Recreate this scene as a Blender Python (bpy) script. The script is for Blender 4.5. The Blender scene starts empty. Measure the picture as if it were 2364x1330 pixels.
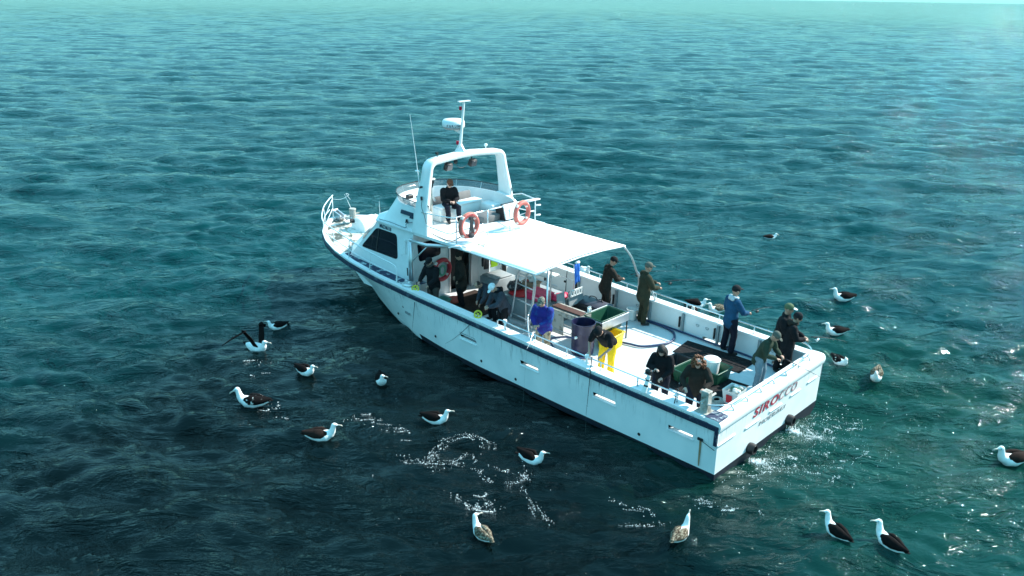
import bpy, bmesh, math, random
import numpy as np
from mathutils import Vector, Matrix, Euler
R = math.radians
random.seed(7)
SC = bpy.context.scene
COL = SC.collection

# ------------------------------------------------------------ camera, sky, sun, exposure
CAM = Vector((-6.85, 15.35, 9.4)); PITCH = 20.3; YAW = 45.4; ROLL = 0.93
def make_camera():
    cd = bpy.data.cameras.new("camera"); co = bpy.data.objects.new("camera", cd); COL.objects.link(co)
    p, y, r = R(PITCH), R(YAW), R(ROLL)
    fh = Vector((math.cos(y), -math.sin(y), 0)); up = Vector((0, 0, 1))
    f = fh * math.cos(p) - up * math.sin(p)
    rt = f.cross(up).normalized(); cu = rt.cross(f)
    X = rt * math.cos(r) + cu * math.sin(r); Y = -rt * math.sin(r) + cu * math.cos(r)
    m = Matrix((X, Y, -f)).transposed().to_4x4(); m.translation = CAM
    co.matrix_world = m
    cd.sensor_width = 36.0; cd.lens = 36.0 * 1827.0 / 2364.0
    cd.clip_end = 30000.0; cd.clip_start = 0.1
    SC.camera = co
make_camera()
SUN_AZ, SUN_EL = R(-113.0), R(39.0)           # azimuth from +x towards +y
def make_light():
    w = bpy.data.worlds.new("World"); SC.world = w; w.use_nodes = True
    nt = w.node_tree; bg = nt.nodes['Background']
    sky = nt.nodes.new('ShaderNodeTexSky'); sky.sky_type = 'NISHITA'; sky.sun_disc = False
    sky.sun_elevation = SUN_EL; sky.sun_rotation = math.pi / 2 - SUN_AZ
    sky.air_density = 1.0; sky.dust_density = 0.15; sky.ozone_density = 3.0
    bw = nt.nodes.new('ShaderNodeRGBToBW'); nt.links.new(sky.outputs[0], bw.inputs[0])
    even = nt.nodes.new('ShaderNodeMix'); even.data_type = 'RGBA'; even.inputs[0].default_value = 0.6
    nt.links.new(sky.outputs[0], even.inputs[6]); nt.links.new(bw.outputs[0], even.inputs[7])
    mix = nt.nodes.new('ShaderNodeMix'); mix.data_type = 'RGBA'; mix.blend_type = 'MULTIPLY'
    mix.inputs[0].default_value = 1.0; mix.inputs[7].default_value = (0.96, 2.46, 2.58, 1)
    # soften the glare band along the horizon: v -> v * c / (c + v)
    dv = nt.nodes.new('ShaderNodeMath'); dv.operation = 'ADD'; dv.inputs[1].default_value = 0.2; nt.links.new(bw.outputs[0], dv.inputs[0])
    dq = nt.nodes.new('ShaderNodeMath'); dq.operation = 'DIVIDE'; dq.inputs[0].default_value = 1.24; nt.links.new(dv.outputs[0], dq.inputs[1])
    sc = nt.nodes.new('ShaderNodeVectorMath'); sc.operation = 'SCALE'; nt.links.new(even.outputs[2], sc.inputs[0]); nt.links.new(dq.outputs[0], sc.inputs['Scale'])
    nt.links.new(sc.outputs[0], mix.inputs[6]); nt.links.new(mix.outputs[2], bg.inputs[0])
    bg.inputs[1].default_value = 0.15
    ld = bpy.data.lights.new("sun", 'SUN'); ld.energy = 3.8; ld.angle = R(0.5); ld.color = (1.0, 0.965, 0.90)
    lo = bpy.data.objects.new("sun", ld); COL.objects.link(lo)
    d = Vector((math.cos(SUN_AZ) * math.cos(SUN_EL), math.sin(SUN_AZ) * math.cos(SUN_EL), math.sin(SUN_EL)))
    lo.rotation_euler = d.to_track_quat('Z', 'Y').to_euler(); lo.location = d * 50
make_light()
SC.view_settings.view_transform = 'Standard'; SC.view_settings.look = 'None'
SC.view_settings.exposure = 1.3; SC.view_settings.gamma = 1.0
SC.render.engine = 'CYCLES'

# ------------------------------------------------------------ materials
MATS = {}
def mat(name, col, rough=0.5, metal=0.0, var=0.12, vscale=6.0, bump=0.0, bscale=30.0, col2=None, thr=None, spec=0.5):
    """procedural principled material: colour varied by noise; optional second colour in noise patches"""
    if name in MATS: return MATS[name]
    m = bpy.data.materials.new(name); m.use_nodes = True; nt = m.node_tree; N = nt.nodes; L = nt.links
    b = N['Principled BSDF']; b.inputs['Roughness'].default_value = rough; b.inputs['Metallic'].default_value = metal
    b.inputs['Specular IOR Level'].default_value = spec
    tc = N.new('ShaderNodeTexCoord'); nz = N.new('ShaderNodeTexNoise'); nz.inputs['Scale'].default_value = vscale
    nz.inputs['Detail'].default_value = 6; nz.inputs['Roughness'].default_value = 0.65
    L.new(tc.outputs['Object'], nz.inputs['Vector'])
    cr = N.new('ShaderNodeValToRGB')
    c = Vector(col); lo = [max(0, v * (1 - var)) for v in c]; hi = [min(1, v * (1 + var)) for v in c]
    if col2 is None:
        cr.color_ramp.elements[0].position = 0.3; cr.color_ramp.elements[1].position = 0.7
        cr.color_ramp.elements[0].color = (*lo, 1); cr.color_ramp.elements[1].color = (*hi, 1)
    else:
        t = thr or (0.48, 0.56)
        cr.color_ramp.elements[0].position = t[0]; cr.color_ramp.elements[1].position = t[1]
        cr.color_ramp.elements[0].color = (*col, 1); cr.color_ramp.elements[1].color = (*col2, 1)
    L.new(nz.outputs['Fac'], cr.inputs['Fac']); L.new(cr.outputs['Color'], b.inputs['Base Color'])
    if bump:
        n2 = N.new('ShaderNodeTexNoise'); n2.inputs['Scale'].default_value = bscale; n2.inputs['Detail'].default_value = 4
        L.new(tc.outputs['Object'], n2.inputs['Vector'])
        bp = N.new('ShaderNodeBump'); bp.inputs['Strength'].default_value = bump; bp.inputs['Distance'].default_value = 0.02
        L.new(n2.outputs['Fac'], bp.inputs['Height']); L.new(bp.outputs['Normal'], b.inputs['Normal'])
    MATS[name] = m; return m

def hull_paint():
    """white paint with faint vertical run-off streaks and scuffs"""
    m = bpy.data.materials.new('hull_paint'); m.use_nodes = True; nt = m.node_tree; N = nt.nodes; L = nt.links
    b = N['Principled BSDF']; b.inputs['Roughness'].default_value = 0.38
    tc = N.new('ShaderNodeTexCoord'); mp = N.new('ShaderNodeMapping'); mp.inputs['Scale'].default_value = (7, 7, 0.7)
    L.new(tc.outputs['Object'], mp.inputs['Vector'])
    n1 = N.new('ShaderNodeTexNoise'); n1.inputs['Scale'].default_value = 2.2; n1.inputs['Detail'].default_value = 8; n1.inputs['Roughness'].default_value = 0.7
    L.new(mp.outputs[0], n1.inputs['Vector'])
    r1 = N.new('ShaderNodeValToRGB'); r1.color_ramp.elements[0].position = 0.54; r1.color_ramp.elements[1].position = 0.68
    r1.color_ramp.elements[0].color = (0, 0, 0, 1); r1.color_ramp.elements[1].color = (1, 1, 1, 1)
    L.new(n1.outputs['Fac'], r1.inputs['Fac'])
    sx = N.new('ShaderNodeSeparateXYZ'); L.new(tc.outputs['Object'], sx.inputs[0])
    mr = N.new('ShaderNodeMapRange'); mr.inputs[1].default_value = 0.62; mr.inputs[2].default_value = 1.30; L.new(sx.outputs[2], mr.inputs[0])
    mu = N.new('ShaderNodeMath'); mu.operation = 'MULTIPLY'; L.new(r1.outputs[0], mu.inputs[0]); L.new(mr.outputs[0], mu.inputs[1])
    n2 = N.new('ShaderNodeTexNoise'); n2.inputs['Scale'].default_value = 1.3; n2.inputs['Detail'].default_value = 5
    L.new(tc.outputs['Object'], n2.inputs['Vector'])
    cr = N.new('ShaderNodeValToRGB'); cr.color_ramp.elements[0].color = (0.66, 0.72, 0.72, 1); cr.color_ramp.elements[1].color = (0.80, 0.83, 0.82, 1)
    cr.color_ramp.elements[0].position = 0.3; cr.color_ramp.elements[1].position = 0.65; L.new(n2.outputs['Fac'], cr.inputs['Fac'])
    mx = N.new('ShaderNodeMix'); mx.data_type = 'RGBA'; L.new(mu.outputs[0], mx.inputs[0]); L.new(cr.outputs[0], mx.inputs[6])
    mx.inputs[7].default_value = (0.20, 0.25, 0.24, 1)
    L.new(mx.outputs[2], b.inputs['Base Color']); MATS['hull_paint'] = m; return m
HULL = hull_paint()
WHITE = mat('white_paint', (0.80, 0.82, 0.81), 0.35, var=0.05, vscale=3)
WCAB = mat('cabin_paint', (0.76, 0.79, 0.79), 0.4, var=0.06, vscale=2.5)
CANVAS = mat('awning_sheet', (0.85, 0.86, 0.85), 0.7, var=0.03, vscale=2, col2=(0.80, 0.80, 0.78), thr=(0.6, 0.75))
NAVY = mat('navy_stripe', (0.012, 0.022, 0.05), 0.5, vscale=9, col2=(0.10, 0.16, 0.19), thr=(0.54, 0.70))
BOOT = mat('antifouling', (0.008, 0.012, 0.022), 0.55, var=0.4)
DECKP = mat('deck_paint', (0.55, 0.58, 0.59), 0.55, var=0.06, vscale=5, bump=0.15, bscale=80)
NONSLIP = mat('nonslip_worn', (0.02, 0.03, 0.07), 0.8, vscale=5.0, col2=(0.42, 0.52, 0.54), thr=(0.52, 0.64))
FOREDK = mat('foredeck_mat', (0.70, 0.71, 0.66), 0.7, vscale=2.2, col2=(0.07, 0.08, 0.065), thr=(0.46, 0.58))
ALU = mat('aluminium', (0.62, 0.64, 0.65), 0.32, metal=0.8, var=0.1)
STEEL = mat('stainless', (0.72, 0.74, 0.75), 0.22, metal=0.9, var=0.05)
PIPEW = mat('white_pipe', (0.75, 0.78, 0.78), 0.35, var=0.05)
GLASS = mat('dark_glass', (0.006, 0.006, 0.012), 0.10, var=0.3, vscale=2, spec=0.2)
BLACK = mat('black_plastic', (0.012, 0.012, 0.014), 0.5, var=0.3)
RUBBER = mat('rubber_matting', (0.012, 0.011, 0.012), 0.9, var=0.3, vscale=14, bump=0.5, bscale=90, col2=(0.045, 0.042, 0.038), thr=(0.5, 0.75), spec=0.15)
GREY = mat('grey_casing', (0.24, 0.27, 0.28), 0.6, var=0.12)
CUSH = mat('grey_cushion', (0.14, 0.14, 0.14), 0.8, var=0.12)
RED = mat('red_plastic', (0.45, 0.012, 0.02), 0.5, var=0.2)
PINK = mat('pink_sheet', (0.62, 0.03, 0.10), 0.55, var=0.2, vscale=4)
YELLOW = mat('yellow_plastic', (0.80, 0.55, 0.02), 0.4, var=0.06)
GREEN = mat('green_plastic', (0.008, 0.065, 0.036), 0.45, var=0.2)
PURPLE = mat('purple_barrel', (0.009, 0.009, 0.038), 0.35, var=0.3, vscale=3, col2=(0.028, 0.028, 0.075), thr=(0.5, 0.7))
BLUEH = mat('blue_hose', (0.014, 0.035, 0.10), 0.4, var=0.2)
BLUETOW = mat('blue_towel', (0.015, 0.13, 0.50), 0.85, var=0.25, vscale=12, bump=0.5, bscale=25)
BOARD = mat('brown_board', (0.075, 0.030, 0.022), 0.7, var=0.3, vscale=9)
STAINED = mat('stained_metal', (0.38, 0.37, 0.33), 0.55, vscale=6, col2=(0.13, 0.12, 0.09), thr=(0.5, 0.68))
RINGP = mat('faded_ring', (0.52, 0.125, 0.10), 0.6, var=0.18, vscale=5)
RINGR = mat('red_ring', (0.46, 0.02, 0.035), 0.5, var=0.12)
RINGW = mat('ring_band', (0.72, 0.60, 0.55), 0.6)
ROPE = mat('rope', (0.42, 0.38, 0.28), 0.9, var=0.3, vscale=60)
ROPED = mat('dark_rope', (0.04, 0.04, 0.045), 0.9, var=0.3, vscale=60)
HIVIS = mat('hivis_cloth', (0.55, 0.85, 0.02), 0.7, var=0.1)
CARD = mat('cardboard', (0.30, 0.20, 0.13), 0.8, var=0.2)
WBUCK = mat('bucket_plastic', (0.74, 0.76, 0.74), 0.45, var=0.05)
INK = mat('crimson_lettering', (0.36, 0.02, 0.045), 0.5, vscale=9, col2=(0.45, 0.12, 0.14), thr=(0.5, 0.62))
INK2 = mat('faded_lettering', (0.30, 0.13, 0.15), 0.5, vscale=14, col2=(0.50, 0.40, 0.41), thr=(0.48, 0.6))
INKG = mat('grey_lettering', (0.24, 0.26, 0.27), 0.5, var=0.1)
INKN = mat('dark_lettering', (0.015, 0.035, 0.07), 0.5, var=0.1)
REDL = mat('red_lens', (0.42, 0.0, 0.03), 0.25)
RUST = mat('rust', (0.30, 0.20, 0.11), 0.8, var=0.3)
SCREEN = None

# ------------------------------------------------------------ mesh helper
class MB:
    def __init__(s): s.v = []; s.f = []; s.m = []
    def add(s, vs, fs, mi=0):
        o = len(s.v); s.v += [tuple(v) for v in vs]; s.f += [[i + o for i in f] for f in fs]; s.m += [mi] * len(fs); return s
    def box(s, c, d, rot=None, mi=0, taper=1.0, ch=0.0):
        c = Vector(c); hx, hy, hz = d[0] / 2, d[1] / 2, d[2] / 2
        if ch:
            vs = []
            for z, k in ((-hz, 1), (-hz + ch, 0), (hz - ch, 0), (hz, 1)):
                a, b = hx - (ch if k else 0), hy - (ch if k else 0)
                t = taper if z > 0 else 1
                for x, y in ((-a + (0 if k else ch), -b), (a - (0 if k else ch), -b), (a, -b + (0 if k else ch)), (a, b - (0 if k else ch)),
                             (a - (0 if k else ch), b), (-a + (0 if k else ch), b), (-a, b - (0 if k else ch)), (-a, -b + (0 if k else ch))):
                    vs.append(Vector((x * t, y * t, z)))
            fs = []
            for i in range(3):
                for j in range(8):
                    fs.append([i * 8 + j, i * 8 + (j + 1) % 8, (i + 1) * 8 + (j + 1) % 8, (i + 1) * 8 + j])
            fs.append(list(range(7, -1, -1))); fs.append([24 + j for j in range(8)])
        else:
            vs = [Vector((x * (taper if z > 0 else 1), y * (taper if z > 0 else 1), z)) for z in (-hz, hz) for x, y in ((-hx, -hy), (hx, -hy), (hx, hy), (-hx, hy))]
            fs = [[3, 2, 1, 0], [4, 5, 6, 7], [0, 1, 5, 4], [1, 2, 6, 5], [2, 3, 7, 6], [3, 0, 4, 7]]
        if rot is not None:
            M = Euler([R(a) for a in rot]).to_matrix(); vs = [M @ v for v in vs]
        return s.add([v + c for v in vs], fs, mi)
    def tube(s, pts, r, n=10, mi=0, closed=False, flat=1.0, wdir=None):
        """swept tube; r a number or list; flat scales the second axis; wdir = direction of first axis"""
        P = [Vector(p) for p in pts]; k = len(P)
        rr = r if isinstance(r, (list, tuple)) else [r] * k
        fl = flat if isinstance(flat, (list, tuple)) else [flat] * k
        vs = []; prev = None
        for i in range(k):
            if closed: t = P[(i + 1) % k] - P[i - 1]
            else: t = P[min(i + 1, k - 1)] - P[max(i - 1, 0)]
            if t.length < 1e-9: t = Vector((0, 0, 1))
            t.normalize()
            if wdir is not None: a = Vector(wdir) - t * t.dot(Vector(wdir))
            elif prev is not None: a = prev - t * t.dot(prev)
            else:
                a = Vector((0, 0, 1)) if abs(t.z) < 0.9 else Vector((1, 0, 0)); a = a - t * t.dot(a)
            a.normalize(); b = t.cross(a); prev = a
            for j in range(n):
                th = 2 * math.pi * j / n
                vs.append(P[i] + a * math.cos(th) * rr[i] + b * math.sin(th) * rr[i] * fl[i])
        fs = []
        for i in range(k if closed else k - 1):
            i2 = (i + 1) % k
            for j in range(n): fs.append([i * n + j, i * n + (j + 1) % n, i2 * n + (j + 1) % n, i2 * n + j])
        if not closed:
            fs.append(list(range(n - 1, -1, -1))); fs.append([(k - 1) * n + j for j in range(n)])
        return s.add(vs, fs, mi)
    def cap(s, pts, r, n=12, flat=1.0, wdir=None, mi=0):
        """tube with rounded ends"""
        P = [Vector(p) for p in pts]; rr = list(r) if isinstance(r, (list, tuple)) else [r] * len(P)
        a = (P[0] - P[1]).normalized(); b = (P[-1] - P[-2]).normalized()
        P2 = [P[0] + a * rr[0] * 0.85, P[0] + a * rr[0] * 0.5] + P + [P[-1] + b * rr[-1] * 0.5, P[-1] + b * rr[-1] * 0.85]
        r2 = [rr[0] * 0.4, rr[0] * 0.82] + rr + [rr[-1] * 0.82, rr[-1] * 0.4]
        fl = flat if not isinstance(flat, (list, tuple)) else [flat[0]] * 2 + list(flat) + [flat[-1]] * 2
        return s.tube(P2, r2, n, mi, flat=fl, wdir=wdir)
    def ell(s, c, d, n=14, m=9, rot=None, mi=0):
        c = Vector(c); M = Euler([R(a) for a in rot]).to_matrix() if rot else Matrix.Identity(3)
        vs = []
        for i in range(m + 1):
            ph = math.pi * i / m
            for j in range(n):
                th = 2 * math.pi * j / n
                vs.append(c + M @ Vector((math.sin(ph) * math.cos(th) * d[0], math.sin(ph) * math.sin(th) * d[1], math.cos(ph) * d[2])))
        fs = []
        for i in range(m):
            for j in range(n): fs.append([i * n + j, (i + 1) * n + j, (i + 1) * n + (j + 1) % n, i * n + (j + 1) % n])
        return s.add(vs, fs, mi)
    def lathe(s, c, prof, n=24, axis='Z', mi=0, sx=1, sy=1):
        c = Vector(c); vs = []
        for (r, z) in prof:
            for j in range(n):
                th = 2 * math.pi * j / n; x, y = r * math.cos(th) * sx, r * math.sin(th) * sy
                v = {'Z': (x, y, z), 'X': (z, x, y), 'Y': (x, z, y)}[axis]; vs.append(c + Vector(v))
        fs = []
        for i in range(len(prof) - 1):
            for j in range(n): fs.append([i * n + j, i * n + (j + 1) % n, (i + 1) * n + (j + 1) % n, (i + 1) * n + j])
        return s.add(vs, fs, mi)
    def prism(s, poly, d, mi=0):
        """poly: list of 3D points; extruded by vector d"""
        P = [Vector(p) for p in poly]; d = Vector(d); n = len(P)
        fs = [list(range(n - 1, -1, -1)), [n + i for i in range(n)]] + [[i, (i + 1) % n, n + (i + 1) % n, n + i] for i in range(n)]
        return s.add(P + [p + d for p in P], fs, mi)
    def build(s, name, mats, parent=None, smooth=False, fix=True, angle=None):
        me = bpy.data.meshes.new(name); me.from_pydata(s.v, [], s.f)
        ms = mats if isinstance(mats, (list, tuple)) else [mats]
        for m in ms: me.materials.append(m)
        me.polygons.foreach_set('material_index', s.m)
        if fix:
            bm = bmesh.new(); bm.from_mesh(me)
            bmesh.ops.remove_doubles(bm, verts=bm.verts, dist=1e-5)
            bmesh.ops.recalc_face_normals(bm, faces=bm.faces)
            if angle is not None:
                for e in bm.edges: e.smooth = not (len(e.link_faces) == 2 and e.calc_face_angle(0) > R(angle))
            bm.to_mesh(me); bm.free()
        if smooth or angle is not None:
            for p in me.polygons: p.use_smooth = True
        me.update()
        o = bpy.data.objects.new(name, me); COL.objects.link(o)
        if parent: o.parent = parent
        return o
def tag(o, label, cat, group=None):
    o['label'] = label; o['category'] = cat
    if group: o['group'] = group
    return o
def empty(name, loc=(0, 0, 0), rz=0):
    o = bpy.data.objects.new(name, None); COL.objects.link(o); o.location = loc; o.rotation_euler = (0, 0, rz); o.empty_display_size = 0.3
    return o
def arc(c, r, a0, a1, n, u, v):
    c, u, v = Vector(c), Vector(u), Vector(v)
    return [c + u * r * math.cos(R(a0 + (a1 - a0) * i / n)) + v * r * math.sin(R(a0 + (a1 - a0) * i / n)) for i in range(n + 1)]
def smooth_path(pts, k=6):
    """Catmull-Rom"""
    P = [Vector(p) for p in pts]; P = [P[0] * 2 - P[1]] + P + [P[-1] * 2 - P[-2]]; out = []
    for i in range(1, len(P) - 2):
        for j in range(k):
            t = j / k; a, b, c, d = P[i - 1], P[i], P[i + 1], P[i + 2]
            out.append(0.5 * ((2 * b) + (c - a) * t + (2 * a - 5 * b + 4 * c - d) * t * t + (-a + 3 * b - 3 * c + d) * t ** 3))
    out.append(P[-2]); return out
def lerp_tab(tab, x):
    for (a, b), (c, d) in zip(tab, tab[1:]):
        if x <= c: return b + (d - b) * (x - a) / (c - a)
    return tab[-1][1]
def text_mesh(name, txt, size, m, origin, xdir, ydir, parent, shear=0.0, bold=0.0, depth=0.003, space=1.0, width=1.0, fit=None):
    cu = bpy.data.curves.new(name, 'FONT'); cu.body = txt; cu.size = size; cu.shear = shear; cu.offset = bold; cu.extrude = depth
    cu.space_character = space; cu.resolution_u = 3
    t = bpy.data.objects.new('tmp_text', cu); COL.objects.link(t)
    dg = bpy.context.evaluated_depsgraph_get(); dg.update()
    me = bpy.data.meshes.new_from_object(t.evaluated_get(dg)); bpy.data.objects.remove(t)
    me.materials.clear(); me.materials.append(m); me.name = name
    X = Vector(xdir).normalized(); Y = Vector(ydir); Y = (Y - X * X.dot(Y)).normalized(); Z = X.cross(Y); O = Vector(origin)
    if fit:
        x0 = min(v.co.x for v in me.vertices); x1 = max(v.co.x for v in me.vertices); width = fit / (x1 - x0); O = O - X * x0 * width
    for v in me.vertices: v.co = O + X * v.co.x * width + Y * v.co.y + Z * v.co.z
    o = bpy.data.objects.new(name, me); COL.objects.link(o); o.parent = parent
    return o

# ------------------------------------------------------------ sea
_rs = np.random.RandomState(11)
NW = 64
_lam = 0.30 * (9.0 / 0.30) ** (np.arange(NW) / (NW - 1.0))
_th = R(-50) + R(1) * np.clip(_rs.normal(0, 1, NW) * np.linspace(38, 20, NW), -75, 75)
_k = 2 * math.pi / _lam
_amp = _lam * 0.0145 * np.where(_lam > 1.1, (1.1 / _lam) ** 0.74, 1.0) * (0.7 + 0.6 * _rs.rand(NW))
_ph = _rs.rand(NW) * 6.283
_kx, _ky = _k * np.cos(_th), _k * np.sin(_th)
def sea(x, y, cut=0.0):
    x = np.asarray(x, float); y = np.asarray(y, float)
    z = np.zeros_like(x); dx = np.zeros_like(x); dy = np.zeros_like(x)
    # slow modulation so that the chop comes in patches
    g = 0.78 + 0.34 * np.sin(x * 0.31 + 1.3 * np.sin(y * 0.17)) * np.sin(y * 0.27 + 0.9 * np.sin(x * 0.13) + 1.0)
    for i in range(NW):
        w = np.clip((_lam[i] / np.maximum(cut, 1e-6) - 2.2) / 2.0, 0, 1) if np.ndim(cut) else 1.0
        ph = _kx[i] * x + _ky[i] * y + _ph[i]; a = _amp[i] * w * (g if _lam[i] < 2.5 else 1.0)
        z += a * np.sin(ph); c = np.cos(ph) * a * 0.75
        dx += c * math.cos(_th[i]); dy += c * math.sin(_th[i])
    # calmer water in the lee of the boat on its port side
    lee = np.exp(-(((x - 6) / 7.5) ** 2 + ((y - 4.2) / 3.2) ** 2))
    f = 1 - 0.5 * lee
    return z * f, dx * f, dy * f
def sea_z(x, y): return float(sea(np.array([x]), np.array([y]))[0][0])
def water_material():
    m = bpy.data.materials.new('sea_water'); m.use_nodes = True; nt = m.node_tree; N = nt.nodes; L = nt.links
    b = N['Principled BSDF']; b.inputs['Roughness'].default_value = 0.045; b.inputs['IOR'].default_value = 1.333; b.inputs['Specular IOR Level'].default_value = 0.36; b.inputs['Specular Tint'].default_value = (0.62, 1.0, 1.0, 1)
    tc = N.new('ShaderNodeTexCoord'); geo = N.new('ShaderNodeNewGeometry')
    # body colour: darkening by view and sun angle painted in off the port side, teal beyond, greener where the screws stir air in astern
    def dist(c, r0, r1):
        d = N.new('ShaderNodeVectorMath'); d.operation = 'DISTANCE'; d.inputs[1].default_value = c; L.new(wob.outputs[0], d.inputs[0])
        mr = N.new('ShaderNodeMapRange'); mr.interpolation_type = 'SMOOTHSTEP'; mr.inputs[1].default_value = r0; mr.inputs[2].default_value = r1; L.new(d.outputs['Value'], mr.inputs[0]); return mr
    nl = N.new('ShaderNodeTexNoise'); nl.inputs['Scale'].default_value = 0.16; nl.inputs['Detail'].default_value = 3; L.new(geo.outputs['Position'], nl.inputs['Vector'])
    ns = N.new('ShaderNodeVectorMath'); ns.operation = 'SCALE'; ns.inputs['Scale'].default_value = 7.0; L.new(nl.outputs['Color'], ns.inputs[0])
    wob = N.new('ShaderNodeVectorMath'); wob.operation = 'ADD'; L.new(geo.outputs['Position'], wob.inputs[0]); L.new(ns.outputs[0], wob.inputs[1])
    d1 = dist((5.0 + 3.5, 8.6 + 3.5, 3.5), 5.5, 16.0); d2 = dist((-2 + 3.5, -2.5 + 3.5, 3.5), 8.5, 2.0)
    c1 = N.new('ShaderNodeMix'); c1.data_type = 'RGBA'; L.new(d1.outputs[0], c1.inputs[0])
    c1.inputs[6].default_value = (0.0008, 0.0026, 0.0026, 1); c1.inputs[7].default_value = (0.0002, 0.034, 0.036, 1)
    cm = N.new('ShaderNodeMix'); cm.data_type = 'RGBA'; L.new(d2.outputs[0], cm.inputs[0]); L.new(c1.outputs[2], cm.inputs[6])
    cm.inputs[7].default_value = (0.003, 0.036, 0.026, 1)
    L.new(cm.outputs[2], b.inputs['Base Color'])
    # ripples too small for the mesh
    def noise(scale, sxy, rot, det, dist=0.0):
        mp0 = N.new('ShaderNodeMapping'); mp0.inputs['Rotation'].default_value = (0, 0, R(rot)); L.new(geo.outputs['Position'], mp0.inputs['Vector'])
        mp = N.new('ShaderNodeMapping'); mp.inputs['Scale'].default_value = (sxy[0], sxy[1], 1)
        L.new(mp0.outputs[0], mp.inputs['Vector'])
        n = N.new('ShaderNodeTexNoise'); n.inputs['Scale'].default_value = scale; n.inputs['Detail'].default_value = det; n.inputs['Roughness'].default_value = 0.62
        n.inputs['Distortion'].default_value = dist; L.new(mp.outputs[0], n.inputs['Vector']); return n
    def ridge(n, share):
        # sharp crests: blend the noise with 1 - |2n - 1|
        a = N.new('ShaderNodeMath'); a.operation = 'MULTIPLY_ADD'; a.inputs[1].default_value = 2; a.inputs[2].default_value = -1; L.new(n.outputs['Fac'], a.inputs[0])
        c = N.new('ShaderNodeMath'); c.operation = 'ABSOLUTE'; L.new(a.outputs[0], c.inputs[0])
        p = N.new('ShaderNodeMath'); p.operation = 'POWER'; p.inputs[1].default_value = 0.8; L.new(c.outputs[0], p.inputs[0])
        d = N.new('ShaderNodeMath'); d.operation = 'MULTIPLY_ADD'; d.inputs[1].default_value = -share; L.new(p.outputs[0], d.inputs[0]); L.new(n.outputs['Fac'], d.inputs[2]); return d
    n1 = noise(3.4, (1.0, 0.34), 47, 4, 0.4); n2 = noise(9.0, (1.0, 0.5), 30, 3, 0.2); n3 = noise(1.15, (1.0, 0.36), 44, 6, 0.6)
    # beyond the finely meshed water the chop is carried by this bump instead
    n4 = noise(0.26, (1.0, 0.30), 46, 8, 0.4)
    df = N.new('ShaderNodeVectorMath'); df.operation = 'LENGTH'; L.new(geo.outputs['Position'], df.inputs[0])
    mf = N.new('ShaderNodeMapRange'); mf.interpolation_type = 'SMOOTHSTEP'; mf.inputs[1].default_value = 90; mf.inputs[2].default_value = 480; mf.inputs[4].default_value = 4.0; L.new(df.outputs['Value'], mf.inputs[0])
    bp4 = N.new('ShaderNodeBump'); bp4.inputs['Strength'].default_value = 1.0; L.new(mf.outputs[0], bp4.inputs['Distance']); L.new(ridge(n4, 0.3).outputs[0], bp4.inputs['Height'])
    bp3 = N.new('ShaderNodeBump'); bp3.inputs['Strength'].default_value = 1.0; bp3.inputs['Distance'].default_value = 0.25; L.new(ridge(n3, 0.55).outputs[0], bp3.inputs['Height']); L.new(bp4.outputs[0], bp3.inputs['Normal'])
    bp1 = N.new('ShaderNodeBump'); bp1.inputs['Strength'].default_value = 1.0; bp1.inputs['Distance'].default_value = 0.055
    L.new(ridge(n1, 0.5).outputs[0], bp1.inputs['Height']); L.new(bp3.outputs[0], bp1.inputs['Normal'])
    bp2 = N.new('ShaderNodeBump'); bp2.inputs['Strength'].default_value = 1.0; bp2.inputs['Distance'].default_value = 0.012
    L.new(n2.outputs['Fac'], bp2.inputs['Height']); L.new(bp1.outputs[0], bp2.inputs['Normal'])
    L.new(bp2.outputs[0], b.inputs['Normal'])
    return m
def make_sea():
    c0 = (CAM.x, CAM.y)
    # angles: dense in a wide fan ahead of the viewpoint, coarse behind
    hd = -YAW
    dense = np.linspace(hd - 46, hd + 46, 600); rest = np.linspace(hd + 48, hd + 312, 90)[1:-1]
    ang = np.radians(np.concatenate([dense, rest])); na = len(ang)
    r = [0.6]; 
    while r[-1] < 9: r.append(r[-1] * 1.12)
    while r[-1] < 75: r.append(r[-1] * 1.0052)
    while r[-1] < 1300: r.append(r[-1] * 1.0052)
    while r[-1] < 20000: r.append(r[-1] * 1.06)
    r = np.array(r); nr = len(r)
    A, RR = np.meshgrid(ang, r)
    X = c0[0] + RR * np.cos(A); Y = c0[1] + RR * np.sin(A)
    dr = np.gradient(r)[:, None] * np.ones_like(A)
    cut = np.maximum(dr, 0.0024 * RR)
    z, dx, dy = sea(X, Y, cut)
    fade = np.clip((2500 - RR) / 1500, 0, 1)
    X = X - dx * fade; Y = Y - dy * fade; Z = z * fade
    co = np.stack([X, Y, Z], -1).reshape(-1, 3)
    co = np.vstack([co, [[c0[0], c0[1], 0]]])
    i = np.arange(nr - 1)[:, None] * na; j = np.arange(na)[None, :]; j2 = (j + 1) % na
    q = np.stack([i + j, i + na + j, i + na + j2, i + j2], -1).reshape(-1, 4)
    tri = np.stack([np.full(na, nr * na), np.arange(na), (np.arange(na) + 1) % na], -1)
    me = bpy.data.meshes.new('sea_water')
    nl = q.size + tri.size
    me.vertices.add(len(co)); me.vertices.foreach_set('co', co.astype(np.float32).ravel())
    me.loops.add(nl); me.loops.foreach_set('vertex_index', np.concatenate([q.ravel(), tri.ravel()]).astype(np.int32))
    npoly = len(q) + len(tri); me.polygons.add(npoly)
    st = np.concatenate([np.arange(len(q)) * 4, len(q) * 4 + np.arange(len(tri)) * 3]).astype(np.int32)
    me.polygons.foreach_set('loop_start', st)
    me.polygons.foreach_set('use_smooth', np.ones(npoly, bool))
    me.update(calc_edges=True); me.validate()
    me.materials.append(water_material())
    o = bpy.data.objects.new('sea_water', me); COL.objects.link(o); o['kind'] = 'structure'
make_sea()
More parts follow.
